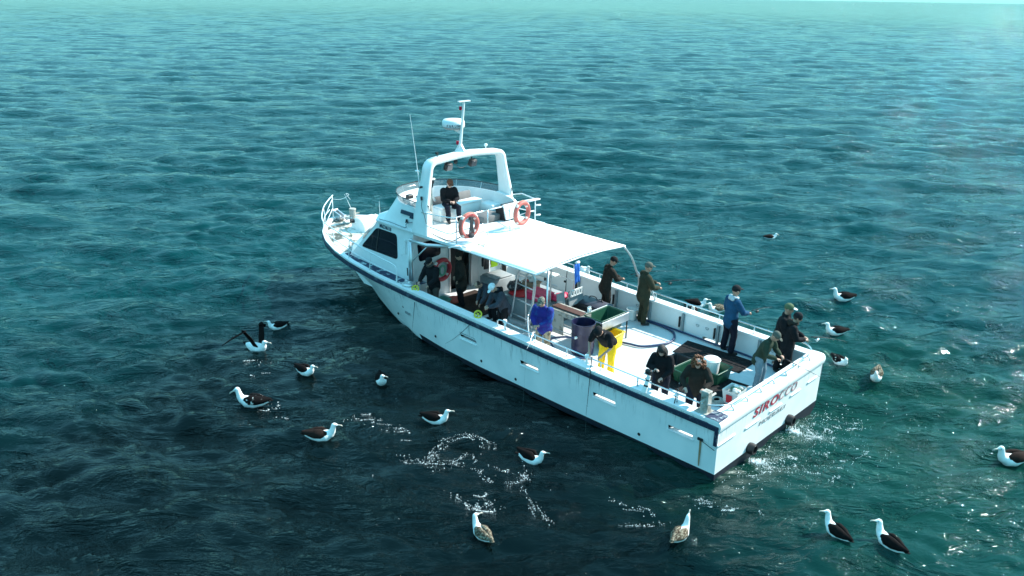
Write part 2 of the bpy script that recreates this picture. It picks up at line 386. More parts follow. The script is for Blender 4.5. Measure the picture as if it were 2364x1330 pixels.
# ------------------------------------------------------------ fishing boat
XB = 17.3
def zc(x): return 1.36 + 0.42 * (max(0.0, min(XB, x)) / 17.4) ** 1.6
CAPT = [(0, 2.38), (3.5, 2.44), (7, 2.46), (10, 2.50), (11.6, 2.48), (13.0, 2.36), (14.2, 2.14), (15.2, 1.82), (16.0, 1.42), (16.7, 0.92), (17.1, 0.48), (17.26, 0.22), (17.3, 0.0)]
WLT = [(0, 2.34), (4, 2.42), (7, 2.42), (8.5, 2.36), (10, 2.18), (11.2, 1.88), (12.3, 1.50), (13.3, 1.12), (14.2, 0.74), (15.0, 0.38), (15.45, 0.14), (15.6, 0.0)]
def cap_b(x): return lerp_tab(CAPT, x)
SLOTS = [(0.57, 1.17), (2.58, 3.21), (4.94, 5.54), (7.17, 7.80)]; SLOT_T = (0.545, 0.62)
def slot_s(x): return x / (15.6 + (17.3 - 15.6) * 0.58)
SX = [i / 40 * 0.86 for i in range(41)] + [0.86 + 0.14 * (1 - (1 - i / 18) ** 2.0) for i in range(1, 19)]
SX = sorted([s for s in SX if all(abs(s - slot_s(x)) > 0.006 for p in SLOTS for x in p)] + [slot_s(x) for p in SLOTS for x in p])
def hull_pt(s, t):
    """s along the length, t from waterline (0) to cap (1); t<0 under water"""
    xw, xc = s * 15.6, s * XB
    bw, bc = lerp_tab(WLT, xw), lerp_tab(CAPT, xc)
    if t >= 0:
        k = t ** (1.0 + 0.5 * min(1, max(0, (s - 0.5) * 3)))
        return Vector((xw + (xc - xw) * t, bw + (bc - bw) * k, zc(xc) * t))
    return Vector((xw - 0.9 * s ** 6 * (-t), bw * (1 + t * 0.35) + t * 0.1 * (bw > 0.15), t * 0.8))
boat = empty('fishing_boat'); tag(boat, 'white fishing boat with navy stripe, flybridge and open aft deck full of people', 'boat')

def make_hull():
    mb = MB(); TS = [-1, -0.5, -0.15, 0.0, 0.1, 0.22, 0.36, 0.5, 0.545, 0.62, 0.7, 0.78, 0.9, 1.0]
    rows = []
    for s in SX: rows.append([hull_pt(s, t) for t in TS])
    nt = len(TS)
    for sgn in (1, -1):
        vs = []; fs = []; ms = []
        for r in rows: vs += [Vector((p.x, p.y * sgn, p.z)) for p in r]
        for i in range(len(rows) - 1):
            for j in range(nt - 1):
                sm = (SX[i] + SX[i + 1]) / 2
                if TS[j] == 0.545 and any(slot_s(p[0]) < sm < slot_s(p[1]) for p in SLOTS): continue    # freeing port, cut right through
                f = [i * nt + j, (i + 1) * nt + j, (i + 1) * nt + j + 1, i * nt + j + 1]
                fs.append(f if sgn > 0 else f[::-1])
                x = rows[i][j].x; ms.append(1 if (TS[j + 1] <= 0.0 or (TS[j + 1] <= 0.1 and x < 9.5)) else 0)
        o = len(mb.v); mb.v += [tuple(v) for v in vs]; mb.f += [[a + o for a in f] for f in fs]; mb.m += ms
    # transom
    a = rows[0]
    for j in range(nt - 1):
        mb.add([(0, a[j].y, a[j].z), (0, -a[j].y, a[j].z), (0, -a[j + 1].y, a[j + 1].z), (0, a[j + 1].y, a[j + 1].z)], [[0, 1, 2, 3]], 1 if TS[j + 1] <= 0.1 else 0)
    h = mb.build('hull', [HULL, BOOT], boat, angle=35)
    return h
hull = make_hull()
DZ = 0.78
def outline(xs, off):   # port cap line inset by off, list of points (x,y)
    out = []
    for x in xs:
        e = 0.02; x1 = min(XB, x + e); x0 = x1 - 2 * e
        d = Vector((x1 - x0, cap_b(x1) - cap_b(x0))).normalized() if x < XB - 0.01 else Vector((0, -1))
        n = Vector((d.y, -d.x)); p = Vector((x, cap_b(x))) + n * off; out.append((p.x, max(0.0, p.y)))
    return out
def make_caps():
    xs = [s * XB for s in SX]
    # capping ledge, wide aft of the wheelhouse, narrow forward
    mb = MB(); n = len(xs)
    for sgn in (1, -1):
        vs = []
        for x in xs:
            w = 0.26 if x < 9.8 else (0.26 - 0.12 * min(1, (x - 9.8) / 0.4))
            (a, b), = outline([x], -0.012); (c, d), = outline([x], w)
            z = zc(x) + 0.004
            vs += [(a, b * sgn, z - 0.05), (a, b * sgn, z), (c, d * sgn, z), (c, d * sgn, z - 0.06)]
        fs = []
        for i in range(n - 1):
            for j in range(3):
                f = [i * 4 + j, i * 4 + j + 1, (i + 1) * 4 + j + 1, (i + 1) * 4 + j]; fs.append(f)
        mb.add(vs, fs)
    mb.build('gunwale_cap', WHITE, hull, angle=40)
    # rounded transom cap
    mb = MB(); prof = [(-0.03, -0.20), (-0.055, -0.10), (-0.03, -0.02), (0.03, 0.022), (0.12, 0.03), (0.30, 0.022), (0.31, -0.06)]
    vs = []; ys = [-2.39, -2.3, -1, 0, 1, 2.3, 2.39]
    for y in ys:
        for (x, z) in prof: vs.append((x, y, zc(0) + z + 0.004))
    k = len(prof); fs = [[i * k + j, i * k + j + 1, (i + 1) * k + j + 1, (i + 1) * k + j] for i in range(len(ys) - 1) for j in range(k - 1)]
    mb.add(vs, fs); mb.add([vs[j] for j in range(k)], [list(range(k))]); mb.add([vs[(len(ys) - 1) * k + j] for j in range(k)], [list(range(k - 1, -1, -1))])
    mb.build('transom_cap', WHITE, hull, angle=40)
    # bulwark inner skin
    mb = MB()
    for sgn in (1, -1):
        vs = []; xi = sorted([x for x in xs if x <= 10.6] + [10.7] + [x for p in SLOTS for x in p])
        for x in xi:
            (c, d), = outline([x], 0.235); vs += [(c, d * sgn, DZ - 0.06), (c, d * sgn, DZ + .09), (c, d * sgn, zc(x) - 0.005)]
        fs = []
        for i in range(len(xi) - 1):
            xm = (xi[i] + xi[i + 1]) / 2
            for j in (0, 1):
                if j == 0 and any(p[0] < xm < p[1] for p in SLOTS): continue
                fs.append([i * 3 + j, i * 3 + j + 1, i * 3 + j + 4, i * 3 + j + 3])
        mb.add(vs, fs)
        for p in SLOTS: mb.box(((p[0] + p[1]) / 2, (cap_b(p[0]) - .12) * sgn, DZ - .045), (p[1] - p[0] + .04, .26, .02)); mb.box(((p[0] + p[1]) / 2, (cap_b(p[0]) - .12) * sgn, DZ + .10), (p[1] - p[0] + .04, .22, .02))
    mb.add([(0.28, -2.15, DZ - .02), (0.28, 2.15, DZ - .02), (0.28, 2.15, 1.36), (0.28, -2.15, 1.36)], [[0, 1, 2, 3]])
    mb.build('bulwark_lining', WCAB, hull)
    # navy rubbing band under the cap, port and starboard, turning down the stern corner
    mb = MB()
    for sgn in (1, -1):
        vs = []
        xr = [x for x in xs if x < 17.29]
        for x in xr:
            (a, b), = outline([x], -0.035); (c, d), = outline([x], 0.01); z = zc(x)
            vs += [(c, d * sgn, z - 0.085), (a, b * sgn, z - 0.095), (a, b * sgn, z - 0.20), (c, d * sgn, z - 0.21)]
        m = len(xr); mb.add(vs, [[i * 4 + j, (i + 1) * 4 + j, (i + 1) * 4 + j + 1, i * 4 + j + 1] for i in range(m - 1) for j in range(3)])
        mb.box((0.035, 2.395 * sgn, 1.04), (0.07, 0.045, 0.42)); mb.box((-0.006, 2.33 * sgn, 1.24), (0.02, 0.12, 0.03))
    mb.build('rub_rail', NAVY, hull)
make_caps()
def make_decks():
    mb = MB(); xs = [0.2 + i * 0.35 for i in range(31)]
    vs = []
    for x in xs: vs += [(x, -(cap_b(x) - 0.2), DZ), (x, (cap_b(x) - 0.2), DZ)]
    mb.add(vs, [[i * 2, i * 2 + 2, i * 2 + 3, i * 2 + 1] for i in range(len(xs) - 1)])
    mb.build('aft_deck', DECKP, boat)
    # foredeck and side decks
    def strip(name, x0, x1, m, inner=0.0, dz=0.12):
        n = 26
        for sgn in ((1, -1) if inner else (1,)):
            mb = MB(); vs = []
            for i in range(n + 1):
                x = x0 + (x1 - x0) * i / n; (a, b), = outline([x], 0.10); z = zc(x) - dz
                cam = 0.0
                if inner: vs += [(a, b * sgn, z), (a, inner * sgn, z)]
                else: vs += [(a, b, z), (a, b * 0.5, z + 0.03), (a, 0, z + 0.045), (a, -b * 0.5, z + 0.03), (a, -b, z)]
            k = 2 if inner else 5
            mb.add(vs, [[i * k + j, (i + 1) * k + j, (i + 1) * k + j + 1, i * k + j + 1] for i in range(n) for j in range(k - 1)])
            mb.build(name, m, boat, smooth=True)
    strip('side_deck', 10.3, 14.0, NONSLIP, inner=1.5)
    strip('foredeck', 14.0, 17.25, FOREDK)
    for sgn in (1, -1):   # step closing the forward end of the well
        mb = MB(); mb.box((10.31, 2.03 * sgn, 1.10), (0.03, 0.50, 0.66)); mb.build('deck_step', WCAB, boat)
make_decks()

def poly_round(P, r=0.08, n=4):
    """round the corners of a planar polygon"""
    P = [Vector(p) for p in P]; out = []
    for i in range(len(P)):
        a, b, c = P[i - 1], P[i], P[(i + 1) % len(P)]
        u = (a - b).normalized() * r; v = (c - b).normalized() * r
        for j in range(n + 1):
            t = j / n; out.append(b + u * (1 - t) ** 2 + v * t ** 2)
    return out
def make_cabin():
    cab = MB()
    Yb, Yt = 1.84, 1.70; zb = 1.36; zt = 2.90
    # side walls: raked front edge
    def wy(z): return Yb + (Yt - Yb) * (z - zb) / (zt - zb)
    for s in (1, -1):
        P = [(10.60, s * Yb, DZ), (11.2, s * Yb, DZ), (13.98, s * 1.82, zb), (12.35, s * Yt, zt), (10.60, s * Yt, zt)]
        P = [(10.60, s * (Yb + .05), DZ), (13.0, s * (Yb + .05), DZ), (13.98, s * Yb, zb), (12.35, s * Yt, zt), (10.60, s * Yt, zt)]
        cab.prism(P, (0, -0.05 * s, 0))
    # raked front, faceted in plan
    fb = [(13.98, 1.82), (14.75, 1.25), (15.05, 0.45), (15.05, -0.45), (14.75, -1.25), (13.98, -1.82)]
    ft = [(12.35, 1.70), (12.85, 1.2), (13.05, 0.45), (13.05, -0.45), (12.85, -1.2), (12.35, -1.70)]
    vs = [(x, y, zb) for x, y in fb] + [(x, y, zt) for x, y in ft]
    cab.add(vs, [[i, i + 1, 7 + i, 6 + i] for i in range(5)])
    cab.add([(x - .04, y * .98, zb) for x, y in fb] + [(x - .04, y * .98, zt) for x, y in ft], [[6 + i, 7 + i, i + 1, i] for i in range(5)])
    # roof
    roof = [(10.55, 1.72), (12.36, 1.72)] + ft[1:5] + [(12.36, -1.72), (10.55, -1.72)]
    cab.prism([(x, y, 2.88) for x, y in roof], (0, 0, 0.05))
    # aft bulkhead in panels round the doorway
    for y0, y1, z0, z1 in ((0.42, 1.80, DZ, 2.88), (-0.42, -1.80, DZ, 2.88), (-0.42, 0.42, 2.55, 2.88)):
        cab.box((10.58, (y0 + y1) / 2, (z0 + z1) / 2), (0.05, abs(y1 - y0), z1 - z0))
    c = cab.build('cabin', WCAB, boat, angle=30)
    # eave ledge
    mb = MB()
    P = [(10.5, 1.78), (12.38, 1.78), (12.9, 1.26), (13.12, 0.45), (13.12, -0.45), (12.9, -1.26), (12.38, -1.78), (10.5, -1.78)]
    mb.prism([(x, y, 2.932) for x, y in P], (0, 0, 0.035)); mb.build('roof_eave', WCAB, c)
    # fore windows (front)
    for i in range(5):
        a0, a1 = Vector((*fb[i], zb)), Vector((*fb[i + 1], zb)); b0, b1 = Vector((*ft[i], zt)), Vector((*ft[i + 1], zt))
        nn = (a1 - a0).cross(b0 - a0).normalized() * (-0.012)
        if nn.x < 0: nn = -nn
        def q(u, v): return (a0 * (1 - u) + a1 * u) * (1 - v) + (b0 * (1 - u) + b1 * u) * v + nn
        m = MB(); m.prism(poly_round([q(.08, .5), q(.92, .5), q(.92, .9), q(.08, .9)], 0.06), nn * -0.3); m.build('window', GLASS, c)
    # side windows
    for s in (1, -1):
        def sp(x, z, o=0.012): return (x, s * (wy(z) + o), z)
        fr = [(12.42, 2.70), (11.42, 2.70), (11.33, 1.95), (13.18, 1.95)]
        m = MB(); m.prism(poly_round([sp(*p) for p in fr], 0.13, 5), (0, -0.02 * s, 0)); w = m.build('window', GLASS, c)
        m = MB(); m.prism([sp(12.30, 2.69, .016), sp(12.26, 2.69, .016), sp(12.38, 1.96, .016), sp(12.42, 1.96, .016)], (0, 0.006 * s, 0)); m.build('window_divider', BLACK, w)
    m = MB(); m.prism(poly_round([(10.548, 1.66, 2.60), (10.548, 0.78, 2.60), (10.548, 0.78, 2.08), (10.548, 1.60, 2.02)], 0.1), (-0.006, 0, 0)); m.build('window', GLASS, c)
    m = MB(); m.box((10.9, 0, 1.66), (0.03, 0.84, 1.78)); m.build('doorway', BLACK, c)  # black panel behind the opening, standing in for the unlit cabin's darkness
    m = MB()
    for y in (0.44, -0.44): m.box((10.54, y, 1.66), (0.05, 0.05, 1.78))
    m.box((10.54, 0, 2.57), (0.05, 0.9, 0.05)); m.build('door_frame', ALU, c)
    m = MB(); m.box((10.30, -0.78, 1.62), (0.5, 0.04, 1.65)); m.box((10.535, -1.3, 1.5), (0.02, 0.5, 1.4)); m.build('door_leaf', WHITE, c)
    # little fittings on the side
    m = MB(); m.box((10.98, wy(2.5) + .03, 2.42), (0.07, 0.05, 0.42)); m.box((11.12, wy(2.5) + .012, 2.36), (0.03, .02, .05)); m.box((11.14, wy(2.2) + .012, 2.16), (0.03, .02, .05)); m.build('side_bracket', WHITE, c)
    m = MB(); m.cap([(10.76, 1.87, 1.62), (10.76, 1.88, 1.84)], 0.018, 8); m.build('door_pull', BLACK, c)
    text_mesh('registration_lettering', 'MNZ106118', 0.155, INKN, (12.28, wy(2.79) + 0.012, 2.745), (-1, 0, -0.02), (0, -0.09, 1), c, bold=0.003, width=0.72)
    return c
cabin = make_cabin()
def make_fly():
    # deck slab over wheelhouse and cockpit
    mb = MB(); P = [(8.66, 1.76), (10.5, 1.79), (10.5, -1.79), (8.66, -1.76)]
    mb.prism([(x, y, 2.90) for x, y in P], (0, 0, 0.08))
    fd = mb.build('flybridge_deck', WHITE, boat)
    lo = [(10.0, 1.66), (11.0, 1.66), (12.1, 1.62), (12.55, 1.30), (12.8, 0.8), (12.88, 0)]
    up = [(10.0, 1.64), (10.8, 1.60), (11.55, 1.47), (12.15, 1.10), (12.5, 0.62), (12.62, 0)]
    def full(t): return smooth_path([(x, y, 0) for x, y in t], 5)
    L, U = full(lo), full(up)
    L = L + [Vector((p.x, -p.y, 0)) for p in L[-2::-1]]; U = U + [Vector((p.x, -p.y, 0)) for p in U[-2::-1]]
    n = len(L); z0, z1 = 2.96, 3.62
    vs = []
    def ins(P, i, d):
        a, b = P[max(0, i - 1)], P[min(n - 1, i + 1)]; t = (b - a).normalized(); nn = Vector((-t.y, t.x, 0)); c = Vector((11, 0, 0)) - P[i]
        if nn.dot(c) < 0: nn = -nn
        return P[i] + nn * d
    for i in range(n):
        a = L[i]; b = U[i]; c = ins(U, i, 0.10); d = ins(U, i, 0.13)
        vs += [(a.x, a.y, z0), (b.x, b.y, z1), (c.x, c.y, z1 + .01), (d.x, d.y, 2.99)]
    mb = MB(); mb.add(vs, [[i * 4 + j, (i + 1) * 4 + j, (i + 1) * 4 + j + 1, i * 4 + j + 1] for i in range(n - 1) for j in range(3)] + [[0, 1, 2, 3], [(n - 1) * 4 + j for j in (3, 2, 1, 0)]])
    co = mb.build('flybridge_coaming', WCAB, boat, angle=40)
    # floor inside
    mb = MB(); mb.prism([(p.x, p.y * 0.97, 2.975) for p in L], (0, 0, 0.012)); mb.build('flybridge_floor', mat('fly_floor', (0.55, 0.55, 0.54), 0.6, var=0.1, vscale=4), boat)
    # wind screen: tinted, follows the coaming from port leg round to starboard leg
    global SCREEN
    SCREEN = bpy.data.materials.new('tinted_screen'); SCREEN.use_nodes = True; b = SCREEN.node_tree.nodes['Principled BSDF']
    b.inputs['Base Color'].default_value = (0.16, 0.22, 0.24, 1); b.inputs['Roughness'].default_value = 0.08; b.inputs['Alpha'].default_value = 0.55
    vs = []
    for i in range(n):
        a = ins(U, i, 0.03); b2 = ins(U, i, 0.0) ; b2 = a + (a - Vector((11, 0, 0))).normalized() * 0.06
        vs += [(a.x, a.y, z1 + .005), (b2.x, b2.y, z1 + 0.20), (b2.x - .006, b2.y * .995, z1 + 0.20), (a.x - .006, a.y * .995, z1 + .005)]
    mb = MB(); mb.add(vs, [[i * 4 + j, (i + 1) * 4 + j, (i + 1) * 4 + j + 1, i * 4 + j + 1] for i in range(n - 1) for j in range(3)])
    scr = mb.build('wind_screen', SCREEN, boat, smooth=True)
    mb = MB(); mb.tube([(vs[i * 4 + 1][0], vs[i * 4 + 1][1], z1 + .205) for i in range(n)], 0.013, 6); mb.build('screen_edge', BLACK, scr)
    for i in (8, 14, 20, n - 21, n - 15, n - 9):
        if 0 < i < n: mb = MB(); mb.tube([vs[i * 4], vs[i * 4 + 1]], 0.011, 6); mb.build('screen_post', ALU, scr)
    # aft slope of the fin beside the arch foot + moulding seam + dark registration recess
    mb = MB(); mb.prism([(11.30, 1.625, 3.36), (11.28, 1.612, 3.47), (10.72, 1.622, 3.47), (10.72, 1.635, 3.30), (10.86, 1.635, 3.30), (10.86, 1.630, 3.36)], (0, 0.03, 0)); mb.build('side_vent', INKN, co)
    mb = MB(); mb.tube(smooth_path([(12.3, 1.70, 2.99), (11.7, 1.735, 3.02), (11.0, 1.735, 3.0), (10.95, 1.72, 3.12), (10.7, 1.70, 3.22)], 4), 0.014, 6); mb.build('moulding_seam', GREY, co)
    mb = MB(); mb.lathe((10.95, 1.70, 3.16), [(0, .10), (.03, .09), (.035, .03), (.05, .02), (.05, 0), (0, 0)], 10); mb.build('side_light', BLACK, co)
    # helm console, port forward
    mb = MB(); mb.box((11.75, 0.85, 3.30), (0.75, 0.85, 0.62), ch=0.06, taper=0.86); cs = mb.build('helm_console', WHITE, boat, angle=30)
    mb = MB(); mb.lathe((11.52, .80, 3.66), [(0, .02), (.07, .03), (.08, 0), (0, 0)], 14); mb.box((11.75, .95, 3.66), (.16, .2, .12), ch=.02); mb.build('instrument', BLACK, cs)
    mb = MB(); mb.tube(arc((11.32, 0.85, 3.5), .17, 0, 345, 20, (0, 1, 0), (.35, 0, .94)), .014, 6, closed=True); mb.tube([(11.32, .68, 3.5), (11.32, 1.02, 3.5)], .01, 6); mb.tube([(11.32, .85, 3.5), (11.45, .85, 3.45)], .02, 6); mb.build('steering_wheel', STEEL, cs)
    # benches
    mb = MB(); mb.box((11.0, -0.28, 3.19), (0.50, 1.75, 0.40), ch=.03); mb.box((10.5, -1.22, 3.17), (0.62, 0.42, 0.36), ch=.03); be = mb.build('bench', WHITE, boat, angle=30)
    mb = MB(); mb.box((11.30, -0.25, 3.50), (0.09, 1.70, 0.26), rot=(0, 8, 0), ch=.025); mb.box((11.28, -0.28, 3.36), (0.05, 1.75, 0.06)); mb.build('back_cushion', CUSH, be, angle=30)
    mb = MB(); mb.box((10.92, -0.28, 3.415), (0.42, 1.7, 0.05), ch=.015); mb.build('seat_cushion', WHITE, be, angle=30)
    mb = MB(); mb.box((10.10, -0.62, 3.09), (0.7, 0.75, 0.20), ch=.02); mb.build('dark_locker', CUSH, boat, angle=30)
    # starboard fairing and hatch board by the arch foot
    mb = MB(); mb.prism(poly_round([(10.5, -1.36, 3.0), (10.5, -1.36, 3.72), (9.75, -1.50, 3.55), (9.55, -1.5, 3.0)], .15), (0, -0.10, 0)); mb.build('side_fairing', WHITE, boat, angle=30)
    mb = MB(); mb.box((9.62, -1.22, 3.25), (0.05, 0.50, 0.46), rot=(0, 18, 0), mi=0); mb.box((9.66, -1.22, 3.24), (0.04, 0.56, 0.52), rot=(0, 18, 0), mi=1); mb.box((9.78, -0.98, 3.18), (.30, .12, .36), rot=(0, 10, 0), mi=1); mb.build('folded_chair_panel', [WHITE, BLACK], boat)
    # exhaust stack with black cap
    mb = MB(); mb.tube([(10.78, .92, 2.99), (10.78, .92, 4.25)], .045, 12, mi=0); mb.tube([(10.70, .98, 2.99), (10.70, .98, 4.1)], .022, 8, mi=0); mb.lathe((10.78, .92, 4.22), [(0, 0), (.10, 0), (.105, .02), (.105, .19), (.09, .21), (0, .21)], 16, mi=1); mb.lathe((10.78, .92, 4.1), [(.05, 0), (.075, .02), (.075, .12), (.05, .12)], 12, mi=1)
    mb.build('exhaust_stack', [STAINED, BLACK], boat, angle=40)
    mb = MB(); mb.tube([(11.05, .55, 3.6), (10.95, .82, 4.02)], .035, 8, mi=0); mb.build('stack_stay', WHITE, boat, smooth=True)
    return fd, co
flydeck, coaming = make_fly()
def make_arch():
    path = [(1.74, 2.97, .34), (1.70, 3.3, .30), (1.62, 3.9, .24), (1.50, 4.45, .19)]
    for a in range(0, 91, 15):
        path.append((1.18 + .26 * math.cos(R(a)), 4.73 + .26 * math.sin(R(a)), .18))
    path += [(0.7, 5.03, .17), (0.25, 5.06, .17)]
    half = path; path = half + [(-y, z, w) for y, z, w in half[::-1]]
    vs = []; k = 8
    for i, (y, z, w) in enumerate(path):
        a, b = path[max(0, i - 1)], path[min(len(path) - 1, i + 1)]
        t = Vector((0, b[0] - a[0], b[1] - a[1])).normalized(); nn = Vector((0, -t.z, t.y))  # outward-ish
        h = 0.075
        cx = 10.27
        c = Vector((cx, y, z)); r = .03
        for (u, v) in ((-w, -h + r), (-w, h - r), (-w + r, h), (w - r, h), (w, h - r), (w, -h + r), (w - r, -h), (-w + r, -h)):
            vs.append(c + Vector((u, 0, 0)) + nn * v)
    n = len(path); mb = MB(); mb.add(vs, [[i * k + j, i * k + (j + 1) % k, (i + 1) * k + (j + 1) % k, (i + 1) * k + j] for i in range(n - 1) for j in range(k)] + [list(range(k)), [(n - 1) * k + j for j in range(k)]])
    ar = mb.build('radar_arch', WHITE, boat, angle=50)
    # mast
    mb = MB(); mb.box((10.38, .12, 5.17), (.30, .16, .09), taper=.5); mb.tube([(10.39, .12, 5.12), (10.20, .12, 6.55)], [.050, .032], 10)
    mb.box((10.20, .12, 6.57), (.10, .42, .025)); mb.prism([(10.30, .10, 5.62), (10.62, .10, 5.70), (10.62, .10, 5.74), (10.30, .10, 5.74)], (0, .04, 0))
    mb.prism([(10.38, .09, 5.12), (10.58, .09, 5.12), (10.36, .09, 5.4)], (0, .05, 0)); mb.prism([(10.38, .09, 5.12), (10.14, .09, 5.12), (10.36, .09, 5.38)], (0, .05, 0))
    ms = mb.build('mast', WHITE, ar, angle=40)
    mb = MB(); mb.lathe((10.66, .12, 5.745), [(0, 0), (.24, 0), (.31, .04), (.33, .10), (.32, .22), (.28, .265), (.1, .285), (0, .285)], 28)
    ra = mb.build('radar_dome', WHITE, ms, angle=50)
    mb = MB(); mb.lathe((10.66, .12, 5.745), [(.25, -.005), (.315, .038), (.333, .055), (.333, .068), (.31, .04)], 28); mb.build('dome_base', GREY, ra, smooth=True)
    # radome lettering wrapped on the face towards port aft
    for i, ch in enumerate('FURUNO'):
        a = R(104 + i * 13.5); c = Vector((10.66, .12, 5.83)) + Vector((math.cos(a), math.sin(a), 0)) * .334
        text_mesh('radome_lettering', ch, .085, INKN, c, (-math.sin(a), math.cos(a), 0), (0, 0, 1), ra, bold=.002)
    for z, x in ((6.36, 10.33), (5.36, 10.47)):
        mb = MB(); mb.box((x - .04, .12, z), (.08, .03, .03), mi=1); mb.lathe((x + .015, .12, z - .05), [(0, 0), (.042, 0), (.042, .10), (0, .10)], 12); mb.build('red_light', [REDL, BLACK], ms, angle=40)
    for y in (.72, -.22):
        mb = MB(); mb.box((10.22, y, 4.78), (.15, .24, .21), rot=(0, -18, 0), ch=.02); mb.tube([(10.26, y, 4.88), (10.27, y, 5.0)], .02, 6); fl = mb.build('flood_light', BLACK, ar, angle=30)
        mb = MB(); mb.box((10.14, y, 4.75), (.01, .19, .16), rot=(0, -18, 0)); mb.build('lamp_glass', mat('lamp_lens', (.10, .10, .11), .1), fl)
    mb = MB(); mb.lathe((10.2, .42, 4.88), [(0, 0), (.06, .01), (.07, .05), (.03, .10), (0, .10)], 12, axis='X'); mb.build('horn', BLACK, ar, smooth=True)
    mb = MB(); mb.tube([(10.27, -.80, 5.11), (10.27, -.80, 5.18)], .015, 6); mb.ell((10.27, -.80, 5.22), (.055, .055, .045)); mb.build('gps_antenna', WHITE, ar, smooth=True)
    mb = MB(); mb.tube([(10.3, 1.05, 5.06), (10.3, 1.05, 5.17)], .012, 6); mb.box((10.3, 1.06, 5.19), (.07, .06, .07), mi=0); mb.build('camera_box', [BLACK], ar)
    mb = MB(); mb.ell((10.5, 1.62, 4.73), (.09, .05, .03)); mb.build('arch_lamp', WHITE, ar, smooth=True)
    mb = MB(); mb.ell((10.15, 1.33, 4.52), (.05, .06, .03)); mb.build('arch_lamp', WHITE, ar, smooth=True)
    mb = MB(); mb.tube([(10.20, 1.77, 3.9), (10.24, 1.76, 4.35), (10.38, 1.76, 5.2), (10.58, 1.76, 6.3)], [.016, .014, .010, .005], 6, mi=0); mb.box((10.2, 1.74, 4.02), (.05, .06, .10), mi=1); mb.box((10.24, 1.72, 4.33), (.06, .1, .05), mi=1); mb.build('whip_antenna', [PIPEW, BLACK], ar, smooth=False)
    mb = MB(); mb.tube(smooth_path([(10.1, 1.78, 4.1), (10.12, 1.80, 3.8), (10.02, 1.80, 3.6), (9.9, 1.82, 3.35)]), .008, 5); mb.build('arch_cable', BLACK, ar); mb = MB(); mb.tube(smooth_path([(10.22, .5, 4.93), (10.2, .35, 4.72), (10.2, .1, 4.70), (10.2, -.1, 4.85)]), .006, 5); mb.build('arch_cable', BLACK, ar)
    return ar
arch = make_arch()
def make_awning():
    nx, ny = 12, 16; x0, x1, yw = 5.70, 8.66, 1.78; vs = []
    def P(i, j, o=0):
        u, v = i / nx, j / ny * 2 - 1
        xa = x0 + 0.10 * (1 - v * v) * (1 - u)
        return (xa + (x1 - xa) * u, v * (yw + .0 * u), 3.0 - .045 * v * v + .018 * math.cos(u * 6) * (1 - v * v) - o)
    for o in (0, .012):
        for i in range(nx + 1):
            for j in range(ny + 1): vs.append(P(i, j, o))
    N1 = (nx + 1) * (ny + 1); fs = []
    for i in range(nx):
        for j in range(ny):
            a = i * (ny + 1) + j; q = [a, a + ny + 1, a + ny + 2, a + 1]; fs.append(q); fs.append([N1 + k for k in q[::-1]])
    for i in range(nx):
        for j in (0, ny):
            a = i * (ny + 1) + j; b = a + ny + 1; fs.append([a, b, b + N1, a + N1])
    for j in range(ny):
        for i in (0, nx):
            a = i * (ny + 1) + j; b = a + 1; fs.append([a, b, b + N1, a + N1])
    mb = MB(); mb.add(vs, fs); aw = mb.build('awning', CANVAS, boat, smooth=True)
    mb = MB(); mb.tube([(5.68, -1.80, 2.93), (5.74, -.9, 2.97), (5.78, 0, 2.975), (5.74, .9, 2.97), (5.68, 1.80, 2.93)], .022, 8)
    for y in (-1.79, 1.79): mb.tube([(5.68, y, 2.93), (8.7, y, 2.93)], .022, 8)
    for x in (6.7, 7.7): mb.tube([(x, -1.78, 2.93), (x, 0, 2.96), (x, 1.78, 2.93)], .018, 8)
    for y in (-.9, 0, .9): mb.tube([(5.76, y, 2.98), (5.76, y, 3.22)], .006, 5)
    mb.tube([(8.66, 1.6, 3.0), (8.66, .55, 3.0)], .035, 8); mb.build('awning_frame', PIPEW, aw, smooth=True)
    # starboard stanchion with its bend and brace
    mb = MB(); mb.tube(smooth_path([(5.66, -1.70, 2.95), (5.55, -1.95, 2.6), (5.48, -2.12, 2.2), (5.42, -2.20, 1.95), (5.45, -2.24, 1.40)], 4), .027, 10); mb.tube([(5.45, -2.13, 2.15), (5.05, -2.22, 1.85)], .028, 8); mb.tube([(5.05, -2.22, 1.85), (4.85, -2.26, 1.42)], .028, 8); mb.box((5.45, -2.25, 1.40), (.14, .12, .02))
    mb.build('awning_stanchion', ALU, aw, smooth=True)
    mb = MB(); mb.tube([(5.74, 1.30, 2.95), (5.74, 1.30, DZ)], .026, 8); mb.build('awning_stanchion', ALU, aw, smooth=True)
    mb = MB()
    for k in range(4): mb.tube(arc((8.28 + .03 * k, 1.80, 2.99 + .012 * k), .17 - .02 * k, 0, 350, 16, (1, 0, .1), (0, .55, 0)), .014, 5, closed=True)
    mb.tube(smooth_path([(8.5, 1.75, 3.0), (8.7, 1.82, 2.96), (8.9, 1.88, 2.9)]), .02, 5); mb.build('rope_coil', PIPEW, aw, smooth=True)
    mb = MB(); mb.tube(smooth_path([(8.2, 1.15, 3.02), (8.1, 1.3, 3.03), (8.3, 1.35, 3.02), (8.25, 1.2, 3.02), (8.0, 1.25, 3.02)]), .012, 5); mb.build('loose_rope', ROPE, aw)
    for (x, y) in ((7.6, .6), (7.2, -.5), (6.9, .9), (6.5, 0.1), (6.3, -.9), (7.9, -.9)):
        pass
make_awning()
